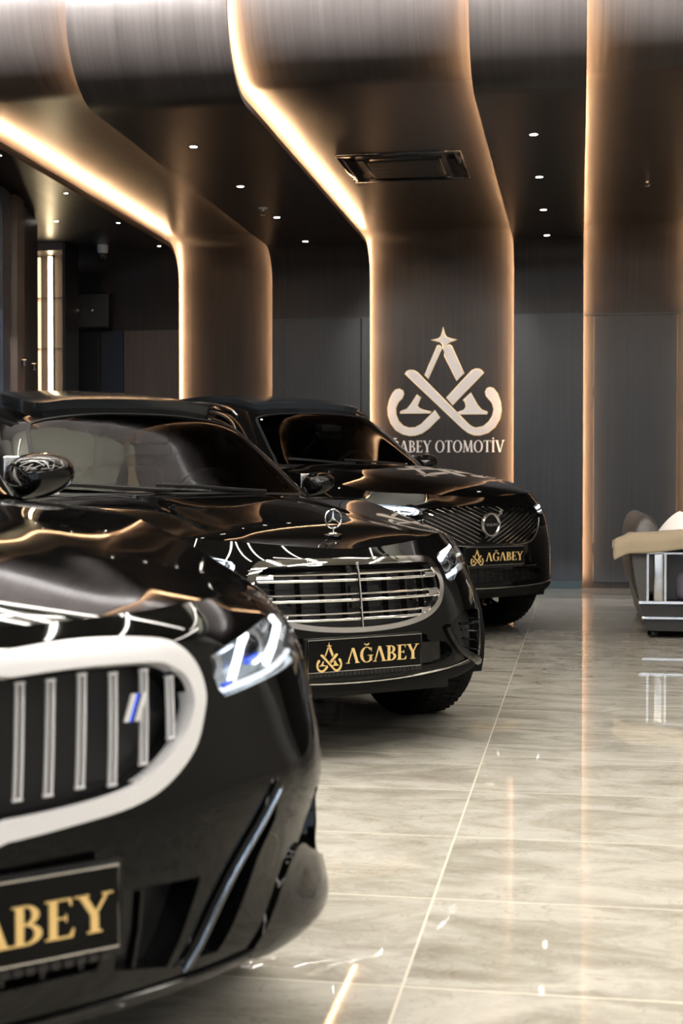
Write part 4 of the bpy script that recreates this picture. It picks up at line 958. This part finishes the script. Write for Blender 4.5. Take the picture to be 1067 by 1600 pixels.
def plate(root, R, x, z, hgt=.128, yc=0, tilt=0, with_logo=True, holder=True):
    """black show plate with raised gold name"""
    e = bpy.data.objects.new('number_plate', None); link(e, root); e.location = (x, yc, z); e.rotation_euler = (0, rad(tilt), 0)
    if holder:
        mb = MB(); mb.bev((-.02, -.268, -hgt/2-.010), (0, .268, hgt/2+.004), .004, n=2)
        mb.out('holder', M['black_pl'], e)
        mb = MB()
        for k in range(26): mb.box((0, -.245+k*.019, -hgt/2-.0095), (.003, -.232+k*.019, -hgt/2+.002))
        mb.out('holder_slots', M['dark'], e, None)
    MB().bev((.0, -.26, -hgt/2+.006), (.004, .26, hgt/2), .002, n=1).out('panel', M['plate'], e)
    mb = MB(); a, b = hgt/2-.002, -hgt/2+.008; mb.tube([(.004, -.256, b), (.004, .256, b), (.004, .256, a), (.004, -.256, a)], .0018, n=4, closed=True); mb.out('edge', M['steel'], e, None)
    f = lambda u, v, d: (.004+d, u, v)
    emblem(lambda u, v, d: (.004+d, u-.165, v-.002), .112/850, .003, [M['gold'], M['gold']], e, one='emblem')
    cap = .056; txt = 'W\u011eWBEY'; wid = sum(GL['G' if c == '\u011e' else c][0] for c in txt)*cap; tgt = .335; wx = tgt/wid; x_ = -.09
    for c in txt: x_ = letter(c, x_, cap, lambda u, v, d: (.004+d, u, v-.030), .003, [M['gold'], M['gold']], e, wx=wx)
    return e
def headlight(R, T, root, holes_done=True, depth=.055, name='headlight', bowl=None):
    """lamp unit inside outline T: bowl + clear cover"""
    T = [tuple(q) for q in T]; e = bpy.data.objects.new(name, None); link(e, root)
    patch(R, T, [], .015, 'lens_cover', M['glass_lamp'], e, off=-.001, thick=0)
    cen = np.mean(T, 0); inner = [tuple(cen+(np.array(q)-cen)*.99) for q in T]
    # bowl: side wall + floor
    D = dens(inner, .012); p, n = R.ev(np.array(D)); k = len(D); Tn = [tuple(cen+(np.array(q)-cen)*.80) for q in D]; p2, n2 = R.ev(np.array(Tn))
    V = list(p-n*.006)+list(p2-n2*depth); F = [(i, (i+1) % k, k+(i+1) % k, k+i) for i in range(k)]
    mesh('bezel', V, F, M['lampsilver'], e, 40)
    patch(R, Tn, [], .02, 'bowl', bowl or M['gloss_black_pl'], e, off=-depth, thick=.004)
    return e
def lampbar(R, T, w, h, off, mat, e, name):
    p, n = surf_pts(R, T, off); mb = MB(); mb.tube([tuple(q) for q in p], w/2, n=8, flat=(w/2, h/2), up=[tuple(q) for q in n]); return mb.out(name, mat, e, 40)
def projector(R, t, r, off, e, ring_mat=None):
    p, n = surf_pts(R, [t], off); p, n = Vector(p[0]), Vector(n[0]); d = (n+Vector((1, 0, 0))*1.0).normalized()
    mb = MB(); mb.cyl(p-d*.04, p, r*1.1, r*1.25, n=24); mb.out('projector_ring', ring_mat or M['lampsilver'], e)
    bm = bmesh.new(); bmesh.ops.create_uvsphere(bm, u_segments=20, v_segments=12, radius=r*.95); me = bpy.data.meshes.new('projector_lens'); bm.to_mesh(me); bm.free(); me.materials.append(M['gloss_black_pl'])
    me.polygons.foreach_set('use_smooth', [True]*len(me.polygons)); o = link(bpy.data.objects.new('projector_lens', me), e); o.location = p-d*.01
def recess(R, T, root, name, mat, depth=.05, step=.03, floor_mat=None):
    """open pocket behind an opening: side walls and a floor"""
    D = dens([tuple(q) for q in T], .02); p, n = R.ev(np.array(D)); k = len(D)
    V = list(p-n*.002)+list(p-n*depth); F = [(i, (i+1) % k, k+(i+1) % k, k+i) for i in range(k)]
    o = mesh(name, V, F, mat, root, 40)
    patch(R, [tuple(q) for q in T], [], step, name+'_mesh', floor_mat or mat, root, off=-depth, thick=.003); return o
# =====================================================================
# THE THREE CARS
# =====================================================================
def place(name, X, Y, psi, label, cat):
    return empty(name, (X, Y, 0), rad(psi-90), label, cat)
def symm(pts): return list(pts)+[(-y, z) for y, z in pts[::-1] if y > 1e-6]
# ---------------- saloon with the standing star ----------------
root = place('sedan', -.79, 5.20, 40.5, 'glossy black luxury sedan in the middle with chrome grille and standing star on the hood', 'car')
R = ring('M')
go = symm([(0,.750),(.20,.750),(.33,.748),(.378,.738),(.412,.700),(.430,.648),(.418,.592),(.378,.548),(.30,.513),(.17,.490),(0,.482)])
gi_ = symm([(0,.727),(.20,.727),(.322,.725),(.362,.714),(.390,.684),(.405,.642),(.394,.598),(.358,.561),(.29,.532),(.165,.509),(0,.501)])
TGo = yz(R, smooth_loop(go, 4)); TGi = yz(R, smooth_loop(gi_, 4))
hl = uz(R, smooth_loop([(2.10,.752),(3.0,.780),(4.1,.795),(4.65,.785),(4.78,.755),(4.65,.718),(4.1,.702),(3.37,.685),(2.74,.676),(2.41,.649),(2.16,.652),(2.10,.70)], 4))
it = yz(R, smooth_loop([(.46,.46),(.52,.505),(.62,.525),(.76,.505),(.77,.42),(.74,.32),(.66,.335),(.58,.37),(.50,.41)], 4))
li = yz(R, smooth_loop(symm([(0,.335),(.30,.337),(.40,.345),(.47,.375),(.43,.415),(.33,.43),(.29,.462),(0,.465)]), 3))
R, K, G = car_shell('M', root, 'saloon', 5.27, [(-.88, .355, .385), (-4.09, .355, .385)], None, .355,
    front_holes=[TGi, hl, mir(hl), it, mir(it), li], roof_panel=(2.25, 4.4, 1.7), valance=1.9)
orient(R, np.array([-2.6, 0, .6]))
gr = patch(R, TGo, [TGi], .02, 'grille_frame', M['chrome'], root, off=.013, thick=.03)
recess(R, TGi, root, 'grille_opening', M['black_pl'], .05, .03, M['dark'])
def hbar(z, y1, w, name='grille_bar', par=None, y0=None, off=.004):
    y0 = -y1 if y0 is None else y0; T = yz(R, [(y, z) for y in np.linspace(y0, y1, 26)]); lampbar(R, T, w, .008, off, M['chrome'], par or root, name)
for z, y1 in ((.686, .385), (.613, .395), (.543, .345)):
    e = bpy.data.objects.new('grille_bar', None); link(e, root)
    hbar(z+.0115, y1, .008, 'upper_blade', e); hbar(z-.0115, y1, .010, 'lower_blade', e)
    for s in (1, -1): T = yz(R, [(s*y, z) for y in np.linspace(y1-.055, y1+.004, 5)]); lampbar(R, T, .031, .010, .004, M['chrome'], e, 'end_cap')
T = yz(R, [(0, z) for z in np.linspace(.50, .735, 10)]); lampbar(R, T, .012, .014, .012, M['chrome'], root, 'grille_spine')
T = yz(R, [(.035, z) for z in np.linspace(.575, .655, 4)]); lampbar(R, T, .16, .006, -.03, M['gloss_black_pl'], root, 'radar_cover')
mb = MB()
for y in np.linspace(-.33, .33, 8):
    zt = .70; zb = .53 if abs(y) < .3 else .56; T = yz(R, [(y, z) for z in np.linspace(zb, zt, 6)]); p, n = surf_pts(R, T, -.025); mb.tube([tuple(q) for q in p], .003, n=4, flat=(.002, .02))
for z in (.65, .58, .715): T = yz(R, [(y, z) for y in np.linspace(-.36, .36, 12)]); p, n = surf_pts(R, T, -.03); mb.tube([tuple(q) for q in p], .003, n=4)
mb.out('grille_lattice', M['gloss_black_pl'], root, None)
p, n = surf_pts(R, yz(R, [(-.035, .716)]), -.004); p = p[0]; MB().lathe([(0, .018), (.012, .016), (.017, .006), (.02, -.01)], 20, 0, tuple(p)).out('front_camera', M['gloss_black_pl'], root)
for y, z in ((.27, .60), (-.27, .60)): p, n = surf_pts(R, yz(R, [(y, z)]), -.012); MB().lathe([(0, .010), (.010, .009), (.013, .003), (.014, -.01)], 20, 0, tuple(p[0])).out('parking_sensor', M['gloss_black_pl'], root)
recess(R, li, root, 'lower_opening', M['black_pl'], .05, .04, M['dark'])
mb = MB()
for z in (.36, .385, .41): T = yz(R, [(y, z) for y in np.linspace(-.41, .41, 16)]); p, n = surf_pts(R, T, -.02); mb.tube([tuple(q) for q in p], .004, n=4, flat=(.004, .015))
mb.out('lower_lattice', M['gloss_black_pl'], root, None)
T = yz(R, [(y, .300+.022*(abs(y)/.5)**2) for y in np.linspace(-.60, .60, 40)]); lampbar(R, T, .008, .008, .004, M['chrome'], root, 'lower_chrome_strip')
for s, tt in ((1, it), (-1, mir(it))):
    recess(R, tt, root, 'side_intake', M['gloss_black_pl'], .045, .03, M['dark'])
    for a, b, w in (((.56, .475), (.765, .455), .010), ((.57, .45), (.765, .42), .010), ((.58, .415), (.76, .38), .008), ((.60, .375), (.75, .345), .008)):
        T = yz(R, [(s*(a[0]+(b[0]-a[0])*k/6), a[1]+(b[1]-a[1])*k/6) for k in range(7)]); lampbar(R, T, w, .012, -.012, M['chrome'] if (a[1] == .45) else M['gloss_black_pl'], root, 'intake_slat')
    T = yz(R, smooth_loop([(s*a, b) for a, b in ((.44,.475),(.47,.43),(.53,.375),(.62,.335),(.72,.305))], 4, False)); lampbar(R, T, .035, .030, .004, M['paint'], root, 'intake_blade')
for s in (1, -1):
    T0 = hl if s > 0 else mir(hl); e = headlight(R, T0, root, depth=.06)
    sg = lambda pts: uz(R, [(s*a, b) for a, b in pts])
    lampbar(R, sg(smooth_loop([(2.24,.738),(2.7,.763),(3.3,.778),(3.9,.780)], 4, False)), .026, .01, -.012, M['drl'], e, 'running_light')
    lampbar(R, sg(smooth_loop([(2.24,.668),(2.5,.676),(2.85,.690)], 4, False)), .018, .01, -.012, M['drl_soft'], e, 'lower_light')
    for u, z, r in ((3.35, .738, .026), (2.5, .718, .024)): projector(R, uz(R, [(s*u, z)])[0], r, -.02, e)
    p, n = surf_pts(R, uz(R, [(s*2.25, .66), (s*2.6, .69), (s*3.2, .71), (s*4.0, .727)]), -.02); mb = MB(); mb.tube([tuple(q) for q in p], .006, n=6); mb.out('lamp_trim', M['chrome'], e)
plate(root, R, .018, .404).scale = (1, .955, 1)
# star: ring, three tapering arms, stem and foot
e = bpy.data.objects.new('hood_ornament', None); link(e, root); zb = float(SP['M']['H'](np.array([-.213]), np.array([0.]))[0]); e.location = (-.213, 0, zb)
mb = MB(); mb.lathe([(0, .012), (.010, .012), (.018, .008), (.024, 0), (.024, -.004)], 24); mb.out('foot', M['chrome'], e)
MB().lathe([(0, -.002), (.034, -.002), (.036, .003), (.030, .005), (0, .005)], 28).out('base_ring', M['chrome'], e)
mb = MB(); mb.cyl((0, 0, .008), (0, 0, .030), .004, .0025); mb.out('stem', M['chrome'], e)
c = Vector((0, 0, .062)); mb = MB(); mb.tube([c+Vector((0, .036*math.cos(a), .036*math.sin(a))) for a in np.linspace(0, 2*math.pi, 41)[:-1]], .0032, n=8, closed=True)
mb.out('ring', M['chrome'], e); mb = MB()
for k in range(3):
    a = math.pi/2+k*2*math.pi/3; d = Vector((0, math.cos(a), math.sin(a))); t1 = Vector((0, -math.sin(a), math.cos(a)))
    V = [c+d*.035, c+t1*.0075-d*.003, c-t1*.0075-d*.003, c+Vector((.006, 0, 0)), c-Vector((.006, 0, 0))]; mb.add(V, [(0, 1, 3), (0, 3, 2), (0, 4, 1), (0, 2, 4), (1, 2, 3), (1, 4, 2)])
mb.out('star', M['chrome'], e, None)
for s in (1, -1): door_mirror(root, (-1.98, s*.95, 1.035), s, .165, .125)
# ---------------- suv at the back ----------------
root = place('suv', -.55, 9.35, 46.5, 'tall glossy black SUV at the back with diagonal slat grille and round badge', 'car')
R = ring('V')
vo = symm([(0,.897),(.30,.892),(.46,.880),(.515,.862),(.52,.82),(.50,.755),(.46,.70),(.40,.655),(.30,.633),(0,.622)])
vi = symm([(0,.886),(.30,.881),(.455,.869),(.500,.852),(.506,.815),(.485,.755),(.448,.708),(.39,.668),(.295,.646),(0,.636)])
TGo = yz(R, smooth_loop(vo, 4)); TGi = yz(R, smooth_loop(vi, 4))
hl = uz(R, smooth_loop([(2.22,.875),(2.7,.893),(3.3,.903),(3.8,.90),(3.75,.865),(3.2,.838),(2.6,.830),(2.25,.838)], 4))
li = yz(R, smooth_loop(symm([(0,.39),(.30,.39),(.46,.395),(.52,.415),(.50,.45),(.44,.465),(.30,.468),(0,.468)]), 3))
sv = uz(R, [(3.05,.50),(3.25,.49),(3.45,.50),(3.45,.66),(3.3,.68),(3.1,.66)])
R, K, G = car_shell('V', root, 'suv', 4.92, [(-.87, .385, .42), (-3.85, .385, .42)], None, .375,
    front_holes=[TGi, hl, mir(hl), li, sv, mir(sv)], roof_panel=(2.3, 4.6, 1.7), step=.028, valance=1.9)
orient(R, np.array([-2.6, 0, .7]))
patch(R, TGo, [TGi], .03, 'grille_frame', M['gloss_black_pl'], root, off=.010, thick=.02)
T = yz(R, smooth_loop([(y, z) for y, z in vo if z < .87], 4, False)); 
vv = [(-.52,.80),(-.50,.755),(-.46,.70),(-.40,.655),(-.30,.633),(0,.622),(.30,.633),(.40,.655),(.46,.70),(.50,.755),(.52,.80)]
lampbar(R, yz(R, smooth_loop(vv, 4, False)), .006, .006, .012, M['steel'], root, 'grille_trim')
recess(R, TGi, root, 'grille_opening', M['black_pl'], .045, .04, M['black_pl'])
vip = np.array(smooth_loop(vi, 4))
def clip_line(p, q, n=60):
    t = np.linspace(0, 1, n)[:, None]; L_ = np.array(p)*(1-t)+np.array(q)*t; ok = pip(L_, vip); return L_[ok] if ok.sum() > 2 else None
# two families of slats that overlap at the badge
for k in range(-14, 15):
    y0 = k*.062
    # left family falls toward the centre
    Lr = clip_line((-.75+y0, 1.0), (-.75+y0+.62*1.35, 1.0-.62*.88+.16))
    if Lr is not None:
        Lr = Lr[(Lr[:, 0] < .10-(Lr[:, 1]-.636)*-.15)]
        Lr = Lr[Lr[:, 0] < (.16 if False else -.14+(Lr[:, 1]-.636)*1.25)] if len(Lr) else Lr
        if len(Lr) > 3: lampbar(R, yz(R, Lr[::max(1, len(Lr)//8)]), .0065, .012, .004, M['chrome'], root, 'grille_slat')
    Lr = clip_line((.75+y0, 1.0), (.75+y0-.62*1.35, 1.0-.62*.88+.16))
    if Lr is not None:
        Lr = Lr[Lr[:, 0] > -.125+(Lr[:, 1]-.636)*1.25] if len(Lr) else Lr
        if len(Lr) > 3: lampbar(R, yz(R, Lr[::max(1, len(Lr)//8)]), .0065, .012, .004, M['chrome'], root, 'grille_slat')
pb, nb = surf_pts(R, yz(R, [(-.025, .764)]), .02); pb = pb[0]
e = bpy.data.objects.new('badge', None); link(e, root); e.location = tuple(pb)
MB().lathe([(.062, .004), (.068, .012), (.076, .012), (.080, .004), (.080, -.01), (.062, -.01)], 40, 0).out('ring', M['steel'], e)
MB().lathe([(0, .001), (.062, .001), (.062, -.01)], 40, 0).out('disc', M['gloss_black_pl'], e)
MB().box((0, -.06, -.014), (.008, .06, .014)).out('bar', M['gloss_black_pl'], e, None)
x_ = -.052; cw = sum(GL[c_][0] for c_ in 'VOLVO')*.018
for c_ in 'VOLVO': x_ = letter(c_, x_, .018, lambda u, v, d: (.008+d, u, v-.009), .002, [M['steel']], e, wx=.104/cw)
mb = MB(); mb.tube([(.006, .052, .054), (.006, .074, .076)], .005, n=4, flat=(.006, .004)); mb.poly([(.060, .090), (.092, .094), (.088, .062)], lambda u, v, d: (.004+d, u, v), .006); mb.out('arrow', M['steel'], e, None)
recess(R, li, root, 'lower_opening', M['black_pl'], .05, .05, M['dark'])
mb = MB()
for y in np.linspace(-.42, .42, 15): p, n = surf_pts(R, yz(R, [(y, z) for z in (.395, .43, .462)]), -.015); mb.tube([tuple(q) for q in p], .004, n=4)
for z in (.415, .44): p, n = surf_pts(R, yz(R, [(y, z) for y in np.linspace(-.47, .47, 12)]), -.015); mb.tube([tuple(q) for q in p], .003, n=4)
mb.out('lower_lattice', M['gloss_black_pl'], root, None)
lampbar(R, yz(R, [(y, .352+.012*(abs(y)/.6)**2) for y in np.linspace(-.72, .72, 36)]), .008, .008, .003, M['steel'], root, 'lower_trim')
lampbar(R, yz(R, [(y, .487) for y in np.linspace(-.45, .45, 20)]), .005, .005, .002, M['steel'], root, 'plate_ledge')
for s, tt in ((1, sv), (-1, mir(sv))): recess(R, tt, root, 'side_vent', M['steel'], .03, .03, M['dark'])
for s in (1, -1):
    T0 = hl if s > 0 else mir(hl); e = headlight(R, T0, root, depth=.05); sg = lambda pts: uz(R, [(s*a, b) for a, b in pts])
    lampbar(R, sg([(2.35,.868),(2.7,.876),(3.1,.884),(3.55,.888)]), .018, .01, -.010, M['drl'], e, 'running_light')
    lampbar(R, sg([(2.4,.848),(2.8,.850),(3.2,.856)]), .010, .01, -.012, M['drl_soft'], e, 'lower_light')
    projector(R, sg([(2.9, .865)])[0], .02, -.03, e)
plate(root, R, .012, .560)
for s in (1, -1): door_mirror(root, (-1.82, s*.95, 1.205), s, .20, .14)
for s in (1, -1):
    p, n = surf_pts(G, [G.ti(s*2.75, v) for v in np.linspace(2.35, 6.1, 14)], .03); pts = [tuple(q) for q in p]
    p0, _ = surf_pts(G, [G.ti(s*2.75, 2.2), G.ti(s*2.75, 6.25)], .0); mb = MB(); mb.tube([tuple(p0[0])]+pts+[tuple(p0[1])], .013, n=8); mb.out('roof_rail', M['steel'], root)
# ---------------- saloon with the kidney grille, nearest ----------------
root = place('sedan', -.86, 1.81, 43.6, 'nearest glossy black sedan with satin silver kidney grille, cut off by the left edge', 'car')
R = ring('B')
ko = [(.035,.772),(.12,.785),(.24,.791),(.36,.785),(.412,.772),(.445,.742),(.459,.70),(.452,.665),(.425,.612),(.365,.567),(.30,.546),(.20,.535),(.10,.527),(.04,.527)]
ki = [(.062,.746),(.12,.752),(.23,.756),(.355,.753),(.398,.742),(.425,.719),(.434,.69),(.426,.664),(.402,.630),(.352,.594),(.29,.572),(.19,.561),(.10,.557),(.065,.557)]
KO = yz(R, smooth_loop(ko, 5)); KI = yz(R, smooth_loop(ki, 5))
hl = uz(R, [(2.35,.748),(2.72,.765),(3.24,.782),(3.99,.797),(4.6,.800),(5.02,.786),(5.05,.757),(4.6,.727),(3.95,.704),(3.55,.698),(3.2,.694),(2.77,.687),(2.47,.682),(2.40,.697),(2.36,.723)])
cur = yz(R, [(.645,.512),(.60,.475),(.55,.437),(.50,.395),(.455,.34),(.415,.292),(.47,.288),(.53,.345),(.58,.41),(.63,.46)])
li = yz(R, [(.285,.425),(.44,.414),(.41,.36),(.365,.292),(.27,.31),(.275,.36)])
lc = yz(R, symm([(0,.318),(.24,.318),(.25,.335),(.25,.352),(0,.352)]))
sh_ = uz(R, [(3.85,.474),(4.5,.468),(4.6,.43),(4.5,.36),(4.1,.332),(3.7,.355),(3.42,.388)])
R, K, G = car_shell('B', root, 'saloon', 5.05, [(-.87, .36, .385), (-3.86, .36, .385)], None, .36, gdx=.0, gdz=.035, gsy=1.035,
    front_holes=[KI, mir(KI), hl, mir(hl), cur, mir(cur), li, mir(li), lc, sh_, mir(sh_)], step=.014)
orient(R, np.array([-2.6, 0, .6]))
for s in (1, -1):
    ao, ai = (KO, KI) if s > 0 else (mir(KO), mir(KI))
    e = bpy.data.objects.new('kidney_grille', None); link(e, root)
    patch(R, ao, [ai], .015, 'frame', M['satin'], e, off=.016, thick=.035)
    recess(R, ai, e, 'opening', M['gloss_black_pl'], .055, .02, M['dark'])
    kin = np.array(smooth_loop(ki, 5))
    for k, (ya, yb) in enumerate(((.092,.078),(.142,.122),(.192,.170),(.245,.222),(.300,.278),(.358,.334),(.408,.390))):
        L_ = np.array([(ya+(yb-ya)*t, .775-.23*t) for t in np.linspace(0, 1, 60)]); L_ = L_[pip(L_, kin)]; L_ = L_[2:-2:6] if len(L_) > 24 else L_[1:-1:3]
        b = bpy.data.objects.new('grille_bar', None); link(b, e)
        for dd, nm in ((-.0048, 'inner_edge'), (.0048, 'outer_edge')): lampbar(R, yz(R, [(s*(y+dd), z) for y, z in L_]), .0042, .008, -.006, M['satin'], b, nm)
        lampbar(R, yz(R, [(s*y, z) for y, z in L_]), .007, .006, -.010, M['gloss_black_pl'], b, 'channel')
        for t in (L_[0], L_[-1]): lampbar(R, yz(R, [(s*t[0]-.007, t[1]), (s*t[0]+.007, t[1])]), .005, .008, -.006, M['satin'], b, 'cap')
# small slanted badge in the left kidney
e = bpy.data.objects.new('grille_badge', None); link(e, root); p, n = surf_pts(R, yz(R, [(.326, .690)]), .002); e.location = tuple(p[0])
def para(y0, y1, m_): return MB().poly([(y0-.006, -.021), (y1-.006, -.021), (y1+.007, .021), (y0+.007, .021)], lambda u, v, d: (d, u, v), .004).out('stripe', m_, e, None)
para(-.013, -.005, M['satin']); para(-.005, .000, M['blue']); para(.000, .004, M['black_pl']); para(.004, .013, M['satin'])
for s in (1, -1):
    T0 = hl if s > 0 else mir(hl); e = headlight(R, T0, root, depth=.05, bowl=M['lampgrey']); sg = lambda pts: uz(R, [(s*a, b) for a, b in pts])
    lampbar(R, sg([(3.12,.775),(3.0,.764),(2.83,.738),(2.66,.704)]), .015, .012, -.012, M['drl'], e, 'running_light')
    lampbar(R, sg([(4.22,.787),(4.3,.772),(3.67,.745),(3.34,.721)]), .017, .012, -.012, M['drl'], e, 'running_light')
    lampbar(R, sg([(2.52,.700),(2.66,.704)]), .008, .01, -.010, M['blue'], e, 'blue_accent'); lampbar(R, sg([(3.05,.730),(3.3,.738)]), .010, .01, -.02, M['blue'], e, 'blue_accent')
    lampbar(R, sg(smooth_loop([(2.52,.693),(2.9,.699),(3.4,.706),(4.2,.722)], 3, False)), .010, .012, -.015, M['drl_soft'], e, 'lower_light')
    for u, z, r in ((3.3, .755, .026), (2.52, .735, .020)): projector(R, sg([(u, z)])[0], r, -.025, e)
    for a, b in (((2.7,.755),(3.4,.775)), ((3.5,.715),(4.4,.745)), ((3.7,.74),(4.6,.775))): lampbar(R, sg([a, b]), .008, .012, -.03, M['lampsilver'], e, 'lamp_fin')
    for T0, nm, dp in ((cur, 'air_curtain', .07), (li, 'lower_intake', .06), (sh_, 'air_outlet', .07)):
        recess(R, T0 if s > 0 else mir(T0), root, nm, M['gloss_black_pl'], dp, .03, M['dark'])
    lampbar(R, yz(R, smooth_loop([(s*a, b) for a, b in ((.640,.520),(.585,.470),(.53,.425),(.475,.372),(.43,.32),(.398,.285))], 3, False)), .024, .010, .004, M['gloss_black_pl'], root, 'curtain_blade')
    lampbar(R, yz(R, smooth_loop([(s*a, b) for a, b in ((.628,.512),(.572,.465),(.518,.420),(.464,.367),(.42,.315),(.388,.283))], 3, False)), .005, .006, .012, M['blade_glint'], root, 'blade_glint_strip')  # bluish strip stands in for the highlight on the gloss black blade
    lampbar(R, yz(R, [(s*a, b) for a, b in ((.325,.415),(.318,.36),(.305,.305))]), .012, .02, -.012, M['gloss_black_pl'], root, 'intake_fin')
    # outward flick below the air outlet
    fl = uz(R, smooth_loop([(3.35,.392),(3.75,.368),(4.15,.335),(4.55,.315),(4.75,.28),(4.5,.258),(3.9,.250),(3.1,.245),(2.5,.258),(2.75,.30)], 4)); fl = fl if s > 0 else mir(fl)
    patch(R, fl, [], .03, 'corner_flick', M['paint'], root, off=.008, thick=.010)
recess(R, lc, root, 'lower_opening', M['black_pl'], .05, .05, M['dark'])
mb = MB()
for y in np.linspace(-.22, .22, 8): p, n = surf_pts(R, yz(R, [(y, z) for z in (.32, .335, .35)]), -.012); mb.tube([tuple(q) for q in p], .005, n=4)
mb.out('lower_lattice', M['gloss_black_pl'], root, None)
lampbar(R, yz(R, [(y, .266) for y in np.linspace(-.60, .60, 30)]), .010, .010, .004, M['gloss_black_pl'], root, 'front_lip')
plate(root, R, .022, .418)
for s in (1, -1): door_mirror(root, (-1.98, s*.95, 1.055), s, .20, .135)
